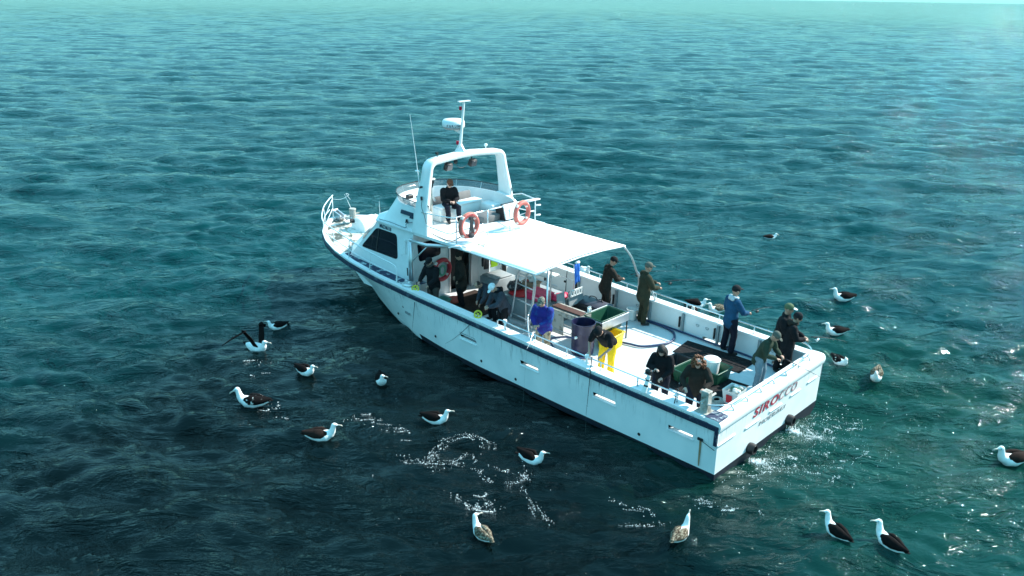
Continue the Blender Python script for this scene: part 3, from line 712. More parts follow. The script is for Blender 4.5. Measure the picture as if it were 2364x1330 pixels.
def make_fly_rails():
    z0, z1, zm = 2.98, 3.68, 3.34; x = 8.86
    mb = MB(); mb.tube(smooth_path([(10.20, 1.74, 3.62), (9.6, 1.76, 3.66), (9.0, 1.72, 3.70), (8.86, 1.6, 3.72), (x, .44, 3.72)], 5), .017, 8)
    mb.tube(smooth_path([(10.10, 1.74, 3.28), (9.4, 1.76, 3.25), (9.0, 1.72, 3.24), (8.88, 1.55, 3.30), (x, .44, 3.34)], 5), .014, 8)
    for p in ((x, 1.62), (x, .44)): mb.tube([(p[0], p[1], z0), (p[0], p[1], 3.72)], .017, 8)
    mb.build('flybridge_rail', STEEL, flydeck, smooth=True)
    mb = MB(); mb.tube([(8.86, .44, 3.72), (8.86, -.1, 3.72)], .017, 8); mb.tube(smooth_path([(8.86, -.1, 3.73), (8.86, -.9, 3.74), (8.8, -1.5, 3.74)]), .022, 8); mb.tube([(8.82, -.42, z0), (8.86, -.42, 3.73)], .017, 8); mb.tube([(8.78, -1.44, z0), (8.80, -1.44, 3.74)], .017, 8)
    mb.tube([(8.8, -1.44, 3.40), (8.8, -.42, 3.36)], .014, 8); mb.tube([(8.80, -1.44, 3.74), (9.6, -1.70, 3.72), (10.05, -1.78, 3.6)], .017, 8); mb.tube([(8.8, -1.44, 3.35), (10.0, -1.75, 3.2)], .014, 8); mb.tube([(8.72, -1.6, 3.55), (8.8, -1.44, 3.55)], .025, 6); mb.tube([(8.72, -1.6, 3.25), (8.8, -1.44, 3.25)], .025, 6)
    mb.box((8.72, -1.25, 3.75), (.10, .55, .03)); mb.build('flybridge_rail', PIPEW, flydeck, smooth=True)
    mb = MB(); mb.tube(smooth_path([(9.95, 1.6, 3.02), (9.6, 1.62, 3.0), (9.2, 1.66, 3.0), (9.0, 1.6, 3.02), (8.95, 1.4, 3.1)]), .014, 6); mb.build('deck_cable', ROPED, flydeck)
make_fly_rails()
def make_bow():
    z1 = 2.58
    pts = []
    for (x, y, z) in ((10.6, 2.40, 1.55), (10.64, 2.36, 1.92), (10.80, 2.35, 2.05), (11.4, 2.37, 2.12), (12.6, 2.32, 2.22), (13.8, 2.12, 2.28), (14.86, 1.92, 2.30), (15.6, 1.66, 2.31), (16.5, 1.03, 2.40), (16.95, .55, 2.50), (17.09, .25, 2.62)): pts.append((x, y, z))
    mb = MB(); mb.tube(smooth_path(pts, 5), .019, 8)
    mb.tube(smooth_path([(10.62, 2.37, 1.80), (11.4, 2.37, 1.82), (12.6, 2.31, 1.88), (13.8, 2.12, 1.94), (14.86, 1.92, 1.97), (15.6, 1.62, 2.0), (16.5, 1.0, 2.08), (16.95, .5, 2.16)], 5), .014, 8)
    for (x, y, z) in ((11.9, 2.35, 2.15), (13.2, 2.22, 2.25), (14.4, 2.02, 2.29), (15.6, 1.66, 2.31), (16.5, 1.03, 2.40)):
        (a, b), = outline([x + .1], .09); mb.tube([(a, b, zc(x) - .02), (x, y, z)], .015, 8)
    mb.tube([(17.0, .34, 1.76), (17.06, .30, 2.58)], .016, 8); mb.tube([(17.02, .34, 2.15), (16.6, .90, 1.80)], .014, 8); mb.tube([(17.04, .32, 2.48), (16.7, .84, 2.08)], .014, 8)
    mb.build('pulpit_rail', PIPEW, boat, smooth=True)
    # starboard pulpit half, shorter
    mb = MB(); mb.tube(smooth_path([(14.6, -1.98, 1.68), (14.65, -1.92, 2.2), (14.9, -1.82, 2.4), (15.3, -1.7, 2.44)], 4), .017, 8); mb.build('pulpit_rail', PIPEW, boat, smooth=True)
    mb = MB(); mb.tube([(16.72, -.02, 1.75), (16.35, 0.0, 1.9)], .03, 8); mb.box((17.15, -.05, 1.86), (.55, .05, .20), rot=(0, -14, 0)); mb.box((17.15, .12, 1.86), (.55, .05, .20), rot=(0, -14, 0)); mb.tube([(17.36, -.08, 1.98), (17.36, .15, 1.98)], .05, 10); mb.box((17.05, .035, 1.80), (.5, .12, .03)); mb.build('anchor_roller', ALU, boat)
    mb = MB(); mb.tube([(16.42, -.10, 1.62), (16.42, -.10, 2.18)], .115, 14); mb.lathe((16.42, -.10, 2.16), [(.12, 0), (.13, .02), (.12, .045), (0, .05)], 14); mb.tube([(16.42, -.38, 2.0), (16.42, .16, 2.0)], .025, 8); mb.build('bow_bollard', STAINED, boat, angle=40)
    mb = MB(); mb.tube([(16.5, -.1, 2.18), (16.66, .04, 2.7)], [.012, .006], 6); mb.build('bow_staff', PIPEW, boat)
    mb = MB(); mb.tube([(16.45, -1.3, 1.7), (16.5, -1.32, 2.25)], [.010, .005], 6); mb.build('bow_staff', PIPEW, boat)
    mb = MB(); prof = [(0, -.36), (.40, -.36), (.43, -.30), (.43, .30), (.40, .36), (0, .36)]; mb.lathe((15.62, -.12, 1.66), prof, 26, axis='Y'); mb.box((15.62, -.12, 1.62), (.9, .6, .06)); wc = mb.build('winch_drum', WHITE, boat, angle=40)
    mb = MB(); mb.tube([(15.86, .18, 1.92), (15.90, .36, 1.93)], .07, 12); mb.build('winch_motor', BLACK, wc, angle=40)
    mb = MB(); mb.tube([(15.55, -.95, 2.0), (15.25, -.62, 1.80)], .05, 8); mb.tube([(15.72, -.55, 2.02), (15.12, -.98, 1.78)], .055, 8); mb.box((15.2, -.9, 1.72), (.4, .3, .12)); mb.build('spare_anchor', WHITE, boat)
    mb = MB(); mb.tube(smooth_path([(16.4, -.1, 1.75), (16.0, .5, 1.64), (15.3, .7, 1.62), (14.9, 1.0, 1.60), (14.6, .6, 1.6), (15.1, .4, 1.61), (15.5, .9, 1.62), (15.9, 1.0, 1.62)], 6), .022, 6); mb.build('anchor_warp', ROPE, boat)
    mb = MB(); mb.tube(smooth_path([(17.04, .32, 2.5), (16.8, .1, 2.5), (16.6, -.1, 2.66), (16.62, .0, 2.72), (16.55, -.12, 2.5)], 5), .009, 5); mb.build('pulpit_line', PIPEW, boat)
    mb = MB(); mb.lathe((10.25, 2.22, 1.57), [(0, .05), (.16, .05), (.20, .03), (.21, 0), (.10, -.03), (.10, -.12), (0, -.12)], 20); mb.lathe((10.25, 2.22, 1.63), [(0, .01), (.04, .01), (.04, -.02), (0, -.02)], 10, mi=1); mb.build('side_capstan', [ALU, WHITE], boat, angle=40)
    # davit frame on the port quarter of the wheelhouse
    mb = MB(); mb.tube([(10.42, 1.98, 1.42), (10.42, 1.98, 2.78)], .05, 10); mb.tube([(10.52, 1.98, 1.42), (10.52, 1.98, 2.72)], .028, 8); mb.lathe((10.42, 1.98, 2.78), [(.055, 0), (.065, .03), (.05, .06), (0, .06)], 12)
    mb.tube([(10.42, 1.98, 2.78), (9.72, 1.96, 2.80), (9.02, 1.52, 2.84)], .052, 10); mb.tube([(10.42, 1.98, 2.14), (9.78, 1.94, 2.72)], .018, 8); mb.box((9.02, 1.52, 2.86), (.10, .10, .16)); mb.box((10.7, 1.95, 1.45), (.12, .1, .14)); mb.build('davit', ALU, boat, smooth=True)
make_bow()
def make_rails_aft():
    for sgn in (1, -1):
        mb = MB(); x1 = 6.45 if sgn > 0 else 9.2
        def cp(x, o=.14): (a, b), = outline([x], o); return Vector((a, b * sgn, zc(x)))
        pts = []
        if sgn > 0: pts.append(cp(x1) + Vector((0.05, 0, .02)))
        xx = x1
        while xx > .55: pts.append(cp(xx) + Vector((0, 0, .205))); xx -= .5
        pts.append(cp(.5) + Vector((0, 0, .205)))
        pts += [Vector((.27, 2.12 * sgn, 1.57)), Vector((.14, 1.93 * sgn, 1.56)), Vector((.12, 1.70 * sgn, 1.50))]
        mb.tube(smooth_path(pts, 3), .0165, 8)
        xx = x1 - .25
        while xx > .4:
            p = cp(xx); mb.tube([p, p + Vector((0, 0, .2))], .017, 8); mb.lathe(p, [(.04, .008), (.04, 0)], 8); xx -= 1.02
        mb.build('side_rail', STEEL, hull, smooth=True)
    mb = MB(); pts = [Vector((.12, y, 1.50)) for y in (1.72, 1.2, .6, 0, -.6, -1.2, -1.72)]; mb.tube(pts, .015, 8)
    for k in range(7):
        y = 1.74 - k * .58; mb.tube([(.05, y, 1.385), (.12, y, 1.50)], .02, 6)
    mb.build('stern_rail', STEEL, hull, smooth=True)
    for x in (6.25, 3.55):
        mb = MB(); mb.lathe((x, 2.30, zc(x) + .20), [(0, -.02), (.05, -.02), (.055, .02), (.045, .06), (0, .07)], 14); mb.tube([(x, 2.30, zc(x)), (x, 2.30, zc(x) + .2)], .025, 8); mb.build('rail_knob', WHITE, hull, angle=40)
    mb = MB(); mb.box((.47, 2.17, 1.60), (.17, .17, .50), ch=.012); mb.tube([(.47, 2.17, 1.66), (.47, 1.82, 1.66)], .025, 8); mb.tube([(.47, 2.17, 1.66), (.47, 2.40, 1.66)], .025, 8); mb.box((.47, 2.17, 1.375), (.34, .3, .02)); mb.build('stern_bollard', STAINED, boat, angle=30)
    mb = MB(); mb.box((.16, 2.20, 1.395), (.34, .38, .006), rot=(0, 0, 0)); mb.build('corner_pad', NONSLIP, hull)
make_rails_aft()
def make_hull_details():
    mb = MB(); mb.box((10.2, 2.36, .72), (.24, .02, .06), rot=(0, 0, -8)); mb.build('hull_vent', GREY, hull)
    for (x, z) in ((10.42, .86), (6.98, .34), (5.71, .27), (8.9, .42), (1.9, .3), (10.9, .45)):
        mb = MB(); y = 0
        # find the skin there
        s = x / 16.3; t = z / zc(x); p = hull_pt(s, t); mb.lathe((x, p.y + .004, z), [(0, .004), (.035, .006), (.04, 0)], 12, axis='Y'); mb.build('drain_outlet', BLACK, hull)
    for (y0, y1, z) in ((2.37, 1.69, .83), (1.23, .63, .78), (.17, -.37, .78), (-.81, -1.28, .82), (-1.66, -2.13, .86)):
        mb = MB(); mb.cap([(-.012, y0, z), (-.012, y1, z)], .028, 8, flat=.6, wdir=(0, 0, 1)); mb.build('transom_strake', WHITE, hull, smooth=True)
    for y in (.95, -.84):
        mb = MB(); prof = [(.06, .02), (.12, 0), (.135, -.06), (.12, -.16), (.085, -.16), (.085, -.02)]
        mb.lathe((0.0, y, .20), prof, 18, axis='X'); mb.build('exhaust_outlet', BLACK, hull, angle=40)
    mb = MB(); mb.box((.38, 2.40, .84), (.12, .03, .05), rot=(0, 0, 0)); mb.tube(smooth_path([(.36, 2.42, .84), (.2, 2.43, .80), (.02, 2.42, .74)]), .008, 5); mb.build('hull_bracket', BLACK, hull)
    mb = MB(); mb.prism([(.40, 2.385, .80), (.35, 2.382, .80), (.355, 2.375, .22), (.375, 2.375, .18), (.39, 2.375, .3)], (0, .004, 0)); mb.build('rust_run', RUST, hull)
    # name on the transom
    text_mesh('name_lettering', 'SIRO', .285, INK, (-.012, .95, .93), (0, -1, 0), (0, 0, 1), hull, shear=.28, bold=.005, space=1.16, fit=1.13)
    text_mesh('name_lettering', 'CCO', .285, INK2, (-.012, -.21, .93), (0, -1, 0), (0, 0, 1), hull, shear=.28, bold=.002, space=1.16, fit=.86)
    text_mesh('port_lettering', 'MOERAKI', .145, INKG, (-.012, .62, .60), (0, -1, 0), (0, 0, 1), hull, shear=.25, bold=0, space=1.15, fit=1.22)
    # bulwark stiffeners, holders and panels on the starboard lining
    for x in (1.55, 2.75, 3.85, 4.95, 6.15, 7.6, 8.9):
        (a, b), = outline([x], .25); mb = MB(); mb.box((x, -b + .03, (DZ + zc(x)) / 2 - .02), (.06, .07, zc(x) - DZ - .05)); mb.build('bulwark_frame', GREY, hull)
        if x > 2: mb = MB(); mb.box((x + .10, -b + .035, 1.08), (.035, .05, .30)); mb.build('rod_holder', BLACK, hull)
    for x in (3.4, 3.1, 2.5, 5.4, 1.2):
        (a, b), = outline([x], .24); mb = MB(); mb.tube(arc((x, -b + .012, 1.14), .045, -20, 200, 10, (1, 0, 0), (0, 0, -1)), .006, 5); mb.tube([(x - .05, -b + .012, 1.155), (x + .05, -b + .012, 1.155)], .006, 5); mb.build('bulwark_handle', GREY, hull)
make_hull_details()
# ------------------------------------------------------------ gear on deck
def box_thing(name, label, cat, c, d, m, rz=0, parent=None, **k): ...
def lifebuoy(label, c, rz, m, band, group, rope=True):
    t = empty('lifebuoy', c, rz); tag(t, label, 'lifebuoy', group)
    mb = MB(); mb.tube([(0, .305 * math.cos(2 * math.pi * i / 40), .305 * math.sin(2 * math.pi * i / 40)) for i in range(40)], .072, 14, closed=True, flat=.9); mb.build('ring', m, t, smooth=True)
    for k in range(4):
        a0 = 45 + 90 * k
        mb = MB(); mb.tube(arc((0, 0, 0), .305, a0 - 8, a0 + 8, 4, (0, 1, 0), (0, 0, 1)), .076, 14, flat=.9); mb.build('reflective_band', band, t, smooth=True)
    mb = MB()
    for k in range(4):
        a = [45 + 90 * k + 90 * i / 8 for i in range(9)]
        mb.tube([(0.02, (.385 - .02 * math.sin(math.pi * i / 8)) * math.cos(R(x)), (.385 - .02 * math.sin(math.pi * i / 8)) * math.sin(R(x))) for i, x in enumerate(a)], .009, 5)
    mb.build('grab_line', ROPE, t, smooth=True)
    return t
RG = 'lifebuoys on the boat'
lb = lifebuoy('faded orange lifebuoy on the flybridge rail with a dark coiled rope hung in it', (8.72, 1.28, 3.46), 0, RINGP, RINGW, RG)
for i, ch in enumerate('SIROCCO'):
    a = R(128 - i * 12.5); rr = .305
    text_mesh('ring_lettering', ch, .07, INK, (-.070, rr * -math.cos(a) * -1, rr * math.sin(a) - .02), (0, -math.sin(a) if False else -1, 0), (0, 0, 1), lb, bold=.002)
mb = MB()
for k in range(5): mb.tube(smooth_path([(-.09 - .01 * k, .03 * (k - 2), .26), (-.10, .05 * (k - 2) * .5, .0), (-.10, .045 * (k - 2), -.22), (-.10, .03 * (k - 2), -.30)], 4), .014, 5)
mb.ell((-.10, 0, -.27), (.06, .10, .07)); t = mb.build('hanging_rope', ROPED, None); t.location = (8.72, 1.28, 3.46); tag(t, 'dark coil of rope hanging through the port lifebuoy on the flybridge rail', 'rope')
lifebuoy('faded orange lifebuoy with an empty centre on the starboard end of the flybridge rail', (8.70, -.78, 3.45), R(6), RINGP, RINGW, RG)
lr = lifebuoy('bright red lifebuoy on the white bulkhead beside the doorway', (10.47, .80, 1.62), R(2), RINGR, RINGW, RG)
mb = MB()
for k in range(3): mb.tube([(-.02, (.13 - .02 * k) * math.cos(2 * math.pi * i / 16), -.02 + (.17 - .02 * k) * math.sin(2 * math.pi * i / 16)) for i in range(16)], .014, 5, closed=True)
mb.build('coiled_line', mat('green_line', (.10, .32, .22), .8), lr)
def tub(name, label, cat, c, d, m, rz=0, wall=.03, taper=.86, rim=.03, group=None, feet=True):
    """open moulded bin: outer walls, inner walls, floor and a rolled rim"""
    t = empty(name, c, R(rz)); tag(t, label, cat, group); hx, hy, h = d[0] / 2, d[1] / 2, d[2]
    mb = MB(); r = .05
    def loop(sx, sy, z):
        P = poly_round([(-sx, -sy, z), (sx, -sy, z), (sx, sy, z), (-sx, sy, z)], r, 3); return P
    L = [loop(hx * taper, hy * taper, 0), loop(hx, hy, h), loop(hx - wall, hy - wall, h), loop(hx * taper - wall, hy * taper - wall, wall)]
    n = len(L[0]); vs = sum(L, []); fs = [[k * n + i, k * n + (i + 1) % n, (k + 1) * n + (i + 1) % n, (k + 1) * n + i] for k in range(3) for i in range(n)] + [list(range(n - 1, -1, -1)), [3 * n + i for i in range(n)]]
    mb.add(vs, fs)
    for s in (-1, 1):
        for q in (-.25, .25): mb.box((hx * q * 2 * .5, s * hy * (1 + taper) / 2, h * .5), (.02, .02, h * .8))
    mb.build('tub', m, t, angle=40)
    mb = MB(); mb.tube(loop(hx + .008, hy + .008, h), rim * .6, 6, closed=True); mb.build('rim', m, t, smooth=True)
    return t
t = tub('yellow_crate', 'bright yellow plastic crate behind the purple barrel', 'crate', (4.62, .02, DZ + .012), (.50, .58, .40), YELLOW, rz=4)
mb = MB()
for x in (-.12, .12): mb.box((x, .26, .33), (.12, .06, .04))
mb.build('handle', YELLOW, t)
t = tub('fish_bin', 'black plastic bin holding red and pink bait beside the green crates', 'bin', (2.66, -.05, DZ + .012), (.52, .82, .24), BLACK, rz=-3)
mb = MB()
for i in range(34):
    x, y = random.uniform(-.17, .17), random.uniform(-.05, .32); mb.ell((x, y, .06 + random.uniform(0, .05)), (random.uniform(.02, .06), .02, .02), 7, 5, rot=(0, 0, random.uniform(0, 180)), mi=random.choice((0, 0, 1)))
b = mb.build('bait_scraps', [mat('bait_red', (.42, .05, .05), .5, var=.4), mat('bait_pale', (.75, .55, .50), .5)], None, smooth=True); b.location = (2.66, -.05, DZ + .012); tag(b, 'red and pale bait scraps lying in the black bin', 'bait')
GC = 'green crates by the stern mat'
tub('green_crate', 'green plastic crate next to the black bait bin, nearer the port rail', 'crate', (2.14, .12, DZ + .03), (.46, .80, .30), GREEN, rz=-4, group=GC)
gcr = tub('green_crate', 'green plastic crate with a white covered bucket standing in it', 'crate', (1.66, -.30, DZ + .03), (.46, .66, .30), GREEN, rz=-2, group=GC)
def bucket(label, c, r, h, m, lid=False):
    t = empty('bucket', c); tag(t, label, 'bucket')
    mb = MB(); prof = [(0, 0), (r * .84, 0), (r, h), (r * 1.05, h), (r * 1.05, h + .015), (r * .96, h + .015)] + ([(r * .9, h + .04), (r * .5, h + .055), (0, h + .06)] if lid else [(r * .94, h - .01), (r * .80, .02), (0, .02)])
    mb.lathe((0, 0, 0), prof, 24); mb.build('shell', m, t, angle=50)
    mb = MB(); mb.tube(arc((0, 0, h * .86), r * 1.02, 0, 180, 12, (.3, .95, 0), (.5, 0, -.5)), .006, 5); mb.build('wire_handle', STEEL, t)
    return t
bucket('white bucket standing alone against the starboard bulwark', (5.38, -1.93, DZ + .01), .155, .30, WBUCK)
bucket('white covered bucket sitting in the rear green crate', (1.84, -.36, DZ + .07), .20, .40, WBUCK, lid=True)
# barrel
t = empty('barrel', (4.88, .84, DZ + .01)); tag(t, 'tall open purple plastic barrel with a hose running into its side', 'barrel')
mb = MB(); prof = [(0, 0), (.27, 0), (.285, .03), (.295, .25), (.288, .28), (.298, .31), (.302, .56), (.295, .60), (.305, .63), (.30, .80), (.315, .82), (.315, .86), (.295, .86), (.285, .80), (.28, .05), (0, .05)]
mb.lathe((0, 0, 0), prof, 32); mb.build('drum', PURPLE, t, angle=40)
mb = MB(); mb.lathe((0, 0, .62), [(0, 0), (.282, 0)], 24); mb.build('drum_water', mat('barrel_water', (.01, .01, .015), .1), t)
mb = MB(); mb.tube([(-.03, .29, .52), (-.04, .36, .53)], .035, 10); mb.build('spigot', WBUCK, t)
# blue hose: from barrel spigot round on deck to starboard and along the bulwark
z = DZ + .045
hp = [(4.86, 1.20, DZ + .54), (5.15, 1.30, DZ + .50), (5.55, 1.28, DZ + .32), (5.72, 1.12, DZ + .10), (5.50, 1.22, z), (5.1, 1.36, z), (4.75, 1.30, z), (4.45, .95, z)]
t = MB().tube(smooth_path(hp, 6), .026, 8).build('hose', BLUEH, None, smooth=True); tag(t, 'short blue hose looping from the purple barrel spigot down to the deck', 'hose')
hp = [(4.50, .62, z), (4.60, .10, z + .0), (4.62, -.28, z), (4.35, -.42, z), (4.02, -.53, z), (3.78, -.90, z), (3.66, -1.22, z), (3.72, -1.60, z), (3.97, -1.93, z), (4.35, -2.05, z), (4.79, -2.08, z), (5.4, -2.10, z), (6.2, -2.02, z)]
t = MB().tube(smooth_path(hp, 6), .030, 8).build('hose', BLUEH, None, smooth=True); tag(t, 'long blue hose curving across the white deck from the yellow crate to the bulwark', 'hose')
hp = [(6.3, -2.10, z), (5.0, -2.14, z - .01), (4.2, -2.13, z), (3.4, -2.10, z), (2.7, -2.06, z), (2.0, -2.07, z), (1.5, -2.02, z), (.9, -1.9, z), (.55, -1.6, z)]
t = MB().tube(smooth_path(hp, 6), .026, 8).build('hose', BLUEH, None, smooth=True); tag(t, 'dark blue hose lying along the foot of the starboard bulwark', 'hose')
def matting(label, P):
    mb = MB(); mb.prism([(x, y, DZ + .004) for x, y in P], (0, 0, .018)); t = mb.build('rubber_mat', RUBBER, None); tag(t, label, 'mat', 'black rubber mats on the deck')
matting('black rubber mat under the man in the blue jacket', [(3.42, -1.80), (1.50, -1.92), (1.46, -1.06), (3.30, -.92)])
matting('black rubber mat under the green crates and the tote bag', [(2.95, -.45), (.95, -.62), (.84, .78), (2.88, .86)])
mb = MB(); mb.prism([(8.45, -.25, DZ + .004), (10.15, -.25, DZ + .004), (10.15, 1.95, DZ + .004), (8.45, 1.95, DZ + .004)], (0, 0, .015)); o = mb.build('rubber_mat', mat('brown_mat', (.045, .032, .027), .85, var=.35, vscale=7, bump=.4, bscale=60, spec=.15), None); tag(o, 'dark brown matting on the sheltered deck in front of the doorway', 'mat', 'black rubber mats on the deck')  # matting whose dark brown also stands in for shade under the awning
# tote bag
t = empty('tote_bag', (.76, .42, DZ + .025), R(4)); tag(t, 'open white and green tote bag with a red panel by the stern rail', 'bag')
mb = MB(); P = [(-.17, -.22), (.17, -.20), (.19, .20), (-.17, .22)]
vs = [(x * .85, y * .85, 0) for x, y in P] + [(x * 1.08, y * 1.08, .36) for x, y in P] + [(x, y, .35) for x, y in P] + [(x * .8, y * .8, .03) for x, y in P]
mb.add(vs, [[k * 4 + i, k * 4 + (i + 1) % 4, k * 4 + 4 + (i + 1) % 4, k * 4 + 4 + i] for k in range(3) for i in range(4)] + [[3, 2, 1, 0], [12, 13, 14, 15]]); mb.build('bag_body', mat('bag_cloth', (.62, .66, .64), .8, var=.1, vscale=9, col2=(.05, .12, .08), thr=(.6, .64)), t)
mb = MB(); mb.box((.02, .222, .17), (.14, .012, .20), rot=(-10, 0, 0)); mb.build('red_panel', RED, t)
mb = MB()
for i in range(9): mb.ell((random.uniform(-.1, .1), random.uniform(-.14, .14), .30 + random.uniform(0, .05)), (.07, .06, .05), 8, 6, mi=i % 3)
b = mb.build('packed_clothing', [mat('bag_green', (.05, .13, .08), .8), mat('bag_grey', (.35, .38, .36), .8), WBUCK], None, smooth=True); b.location = (.76, .42, DZ + .025); tag(b, 'green and grey clothing stuffed in the open tote bag', 'clothing')
t = empty('cushion_ring', (1.05, .66, DZ + .03)); tag(t, 'grey coil of rope on the mat beside the tote bag', 'rope coil')
mb = MB()
for k in range(4): mb.tube([((.17 - .03 * k) * math.cos(2 * math.pi * i / 20), (.19 - .03 * k) * math.sin(2 * math.pi * i / 20), .02 + .012 * k) for i in range(20)], .018, 6, closed=True)
mb.build('coil', STAINED, t, smooth=True); t.name = 'rope_coil'
# processing table
t = empty('filleting_table', (5.80, .30, DZ)); tag(t, 'stained metal filleting table with a long brown board', 'table')
mb = MB(); mb.box((0, 0, .74), (1.06, .46, .04)); mb.box((0, .235, .69), (1.06, .02, .12)); mb.box((-.53, 0, .70), (.02, .46, .12)); mb.box((.53, 0, .70), (.02, .46, .12)); mb.build('table_top', STAINED, t)
mb = MB(); mb.box((0.02, .03, .785), (1.0, .26, .035), ch=.01); mb.build('cutting_board', BOARD, t)
for x in (-.5, .5):
    for y in (-.2, .2):
        mb = MB(); mb.tube([(x, y, 0), (x, y, .72)], .022, 8); mb.build('leg', STAINED, t, smooth=True)
mb = MB(); mb.box((.28, .19, .38), (.46, .015, .62)); mb.box((.50, -.02, .38), (.015, .38, .62)); mb.build('side_panel', STAINED, t)
mb = MB(); mb.tube([(-.5, .2, .18), (.5, .2, .18)], .014, 6); mb.tube([(-.5, -.2, .18), (.5, -.2, .18)], .014, 6); mb.tube([(-.5, .2, .18), (-.5, -.2, .18)], .014, 6); mb.build('cross_bar', ALU, t)
# knife rack panels at the head of the table
t = empty('knife_rack', (6.42, -.30, DZ)); tag(t, 'white slotted knife rack and splash panels at the head of the filleting table', 'rack')
mb = MB(); mb.box((.02, -.38, .72), (.03, .62, .44), rot=(0, 6, 0), ch=.008); mb.build('splash_panel', GREY, t)
mb = MB(); mb.box((.0, .28, .80), (.03, .32, .40), rot=(0, 6, 0), ch=.008); mb.build('splash_panel', GREY, t)
mb = MB(); mb.box((-.06, -.30, .98), (.03, .5, .04)); mb.box((-.06, -.30, .82), (.03, .5, .03))
for k in range(5): mb.box((-.06, -.52 + .11 * k, .90), (.03, .03, .18))
mb.build('slotted_bar', WBUCK, t)
mb = MB()
for y in (-.6, .4): mb.box((0, y, .28), (.03, .03, .56))
mb.build('rack_post', ALU, t)
# green bin in an aluminium stand
t = empty('bin_stand', (5.02, -.18, DZ)); tag(t, 'aluminium stand carrying the green fish bin behind the filleting table', 'stand')
mb = MB()
mb.tube([(-.36, -.58, .74), (.36, -.58, .74), (.36, .55, .74), (-.36, .55, .74)], .022, 8, closed=True); mb.box((-.37, -.02, .64), (.012, 1.12, .22)); mb.build('frame', ALU, t)
for x in (-.34, .34):
    for y in (-.56, .53):
        mb = MB(); mb.tube([(x, y, 0.10 if x > 0 else .0), (x, y, .74)], .02, 8); mb.build('leg', ALU if x > 0 else BLACK, t, smooth=True)
tub('fish_bin', 'dark green fish bin with a white edge in the aluminium stand', 'bin', (5.02, -.20, DZ + .36), (.60, 1.0, .40), GREEN, rim=.03)
t = empty('glove', (5.38, -.02, DZ + .80)); tag(t, 'pair of white gloves standing on the edge of the green bin', 'gloves')
for y in (0, .07):
    mb = MB(); mb.cap([(0, y, -.03), (0, y, .05)], [.03, .032], 8)
    for q in range(4): mb.cap([(-.0, y - .02 + .014 * q, .05), (.01 * q - .01, y - .024 + .016 * q, .12 - .01 * abs(q - 1.5))], .008, 6)
    mb.build('glove_hand', WBUCK, t, smooth=True)
# black locker
t = empty('black_fish_box', (6.02, -.92, DZ + .01), R(-2)); tag(t, 'large black insulated fish box with a sloping lid by the table', 'fish box')
mb = MB(); mb.box((0, 0, .26), (1.0, .50, .50), ch=.03); mb.build('box_body', BLACK, t, angle=30)
mb = MB(); mb.box((0, -.06, .55), (1.06, .46, .05), rot=(-8, 0, 0), ch=.015); mb.build('lid', mat('lid_black', (.05, .05, .07), .45), t, angle=30)
mb = MB(); mb.tube(smooth_path([(.3, -.18, .60), (.25, -.2, .66), (.1, -.22, .67), (0, -.2, .62), (-.1, -.25, .64), (-.2, -.2, .60)], 4), .014, 5); mb.build('lid_strap', BLACK, t)
# casing amidships (fixed to the boat)
mb = MB(); mb.box((7.45, -.20, DZ + .32), (1.70, 1.38, .64), ch=.03); cas = mb.build('engine_casing', GREY, boat, angle=30)
mb = MB(); mb.box((7.45, .50, DZ + .62), (1.72, .03, .04)); mb.build('casing_lip', ALU, cas)
mb = MB(); mb.tube([(8.25, -.86, 1.42), (8.25, -.86, 1.86), (6.68, -.86, 1.86), (6.68, -.86, 1.42)], .02, 8); mb.tube([(8.25, -.20, 1.42), (8.25, -.20, 1.86), (6.72, -.20, 1.86)], .02, 8); mb.tube([(6.72, .08, 1.42), (6.72, .08, 2.93)], .024, 8); mb.build('casing_rail', ALU, cas)
def softbag(name, label, cat, c, d, m, seed=0, n=9, rz=0):
    rnd = random.Random(seed); mb = MB(); mb.ell((0, 0, d[2] * .45), (d[0] * .5, d[1] * .5, d[2] * .5), 14, 9)
    for i in range(n): mb.ell((rnd.uniform(-.3, .3) * d[0], rnd.uniform(-.3, .3) * d[1], d[2] * rnd.uniform(.3, .75)), (d[0] * rnd.uniform(.12, .25), d[1] * rnd.uniform(.12, .25), d[2] * rnd.uniform(.15, .3)), 10, 7, rot=(0, rnd.uniform(-30, 30), rnd.uniform(0, 90)))
    o = mb.build(name, m, None, smooth=True); o.location = c; o.rotation_euler = (0, 0, R(rz)); tag(o, label, cat)
    md = o.modifiers.new('r', 'REMESH'); md.mode = 'VOXEL'; md.voxel_size = max(.012, min(d) * .06); md.use_smooth_shade = True
    return o
t = empty('pink_bin', (7.10, .10, 1.43)); tag(t, 'pink plastic fish bin on top of the grey casing', 'bin')
mb = MB(); mb.box((0, 0, .11), (.62, .46, .22), taper=1.08, ch=.02); mb.box((0, 0, .23), (.68, .51, .03), ch=.01); mb.build('bin_shell', PINK, t, angle=30)
mb = MB(); mb.box((-.05, .245, .14), (.22, .012, .05)); mb.build('bin_marking', mat('pink_pale', (.8, .35, .40), .6), t)
softbag('pink_tarpaulin', 'crumpled pink tarpaulin hanging at the aft end of the casing', 'tarpaulin', (6.74, -.36, 1.40), (.36, .66, .20), PINK, 3)
softbag('red_tarpaulin', 'dark red cloth spread on the casing forward of the pink bin', 'cloth', (7.78, .18, 1.41), (.72, .62, .10), RED, 4)
softbag('duffel_bag', 'dark patterned duffel bag on the casing beside the cardboard box', 'bag', (8.06, .12, 1.45), (.42, .50, .30), mat('duffel', (.035, .03, .035), .8, vscale=14, col2=(.28, .25, .24), thr=(.55, .6)), 5)
t = empty('cardboard_box', (7.80, -.28, 1.43), R(12)); tag(t, 'open brown cardboard box with clothes in it on the casing', 'box')
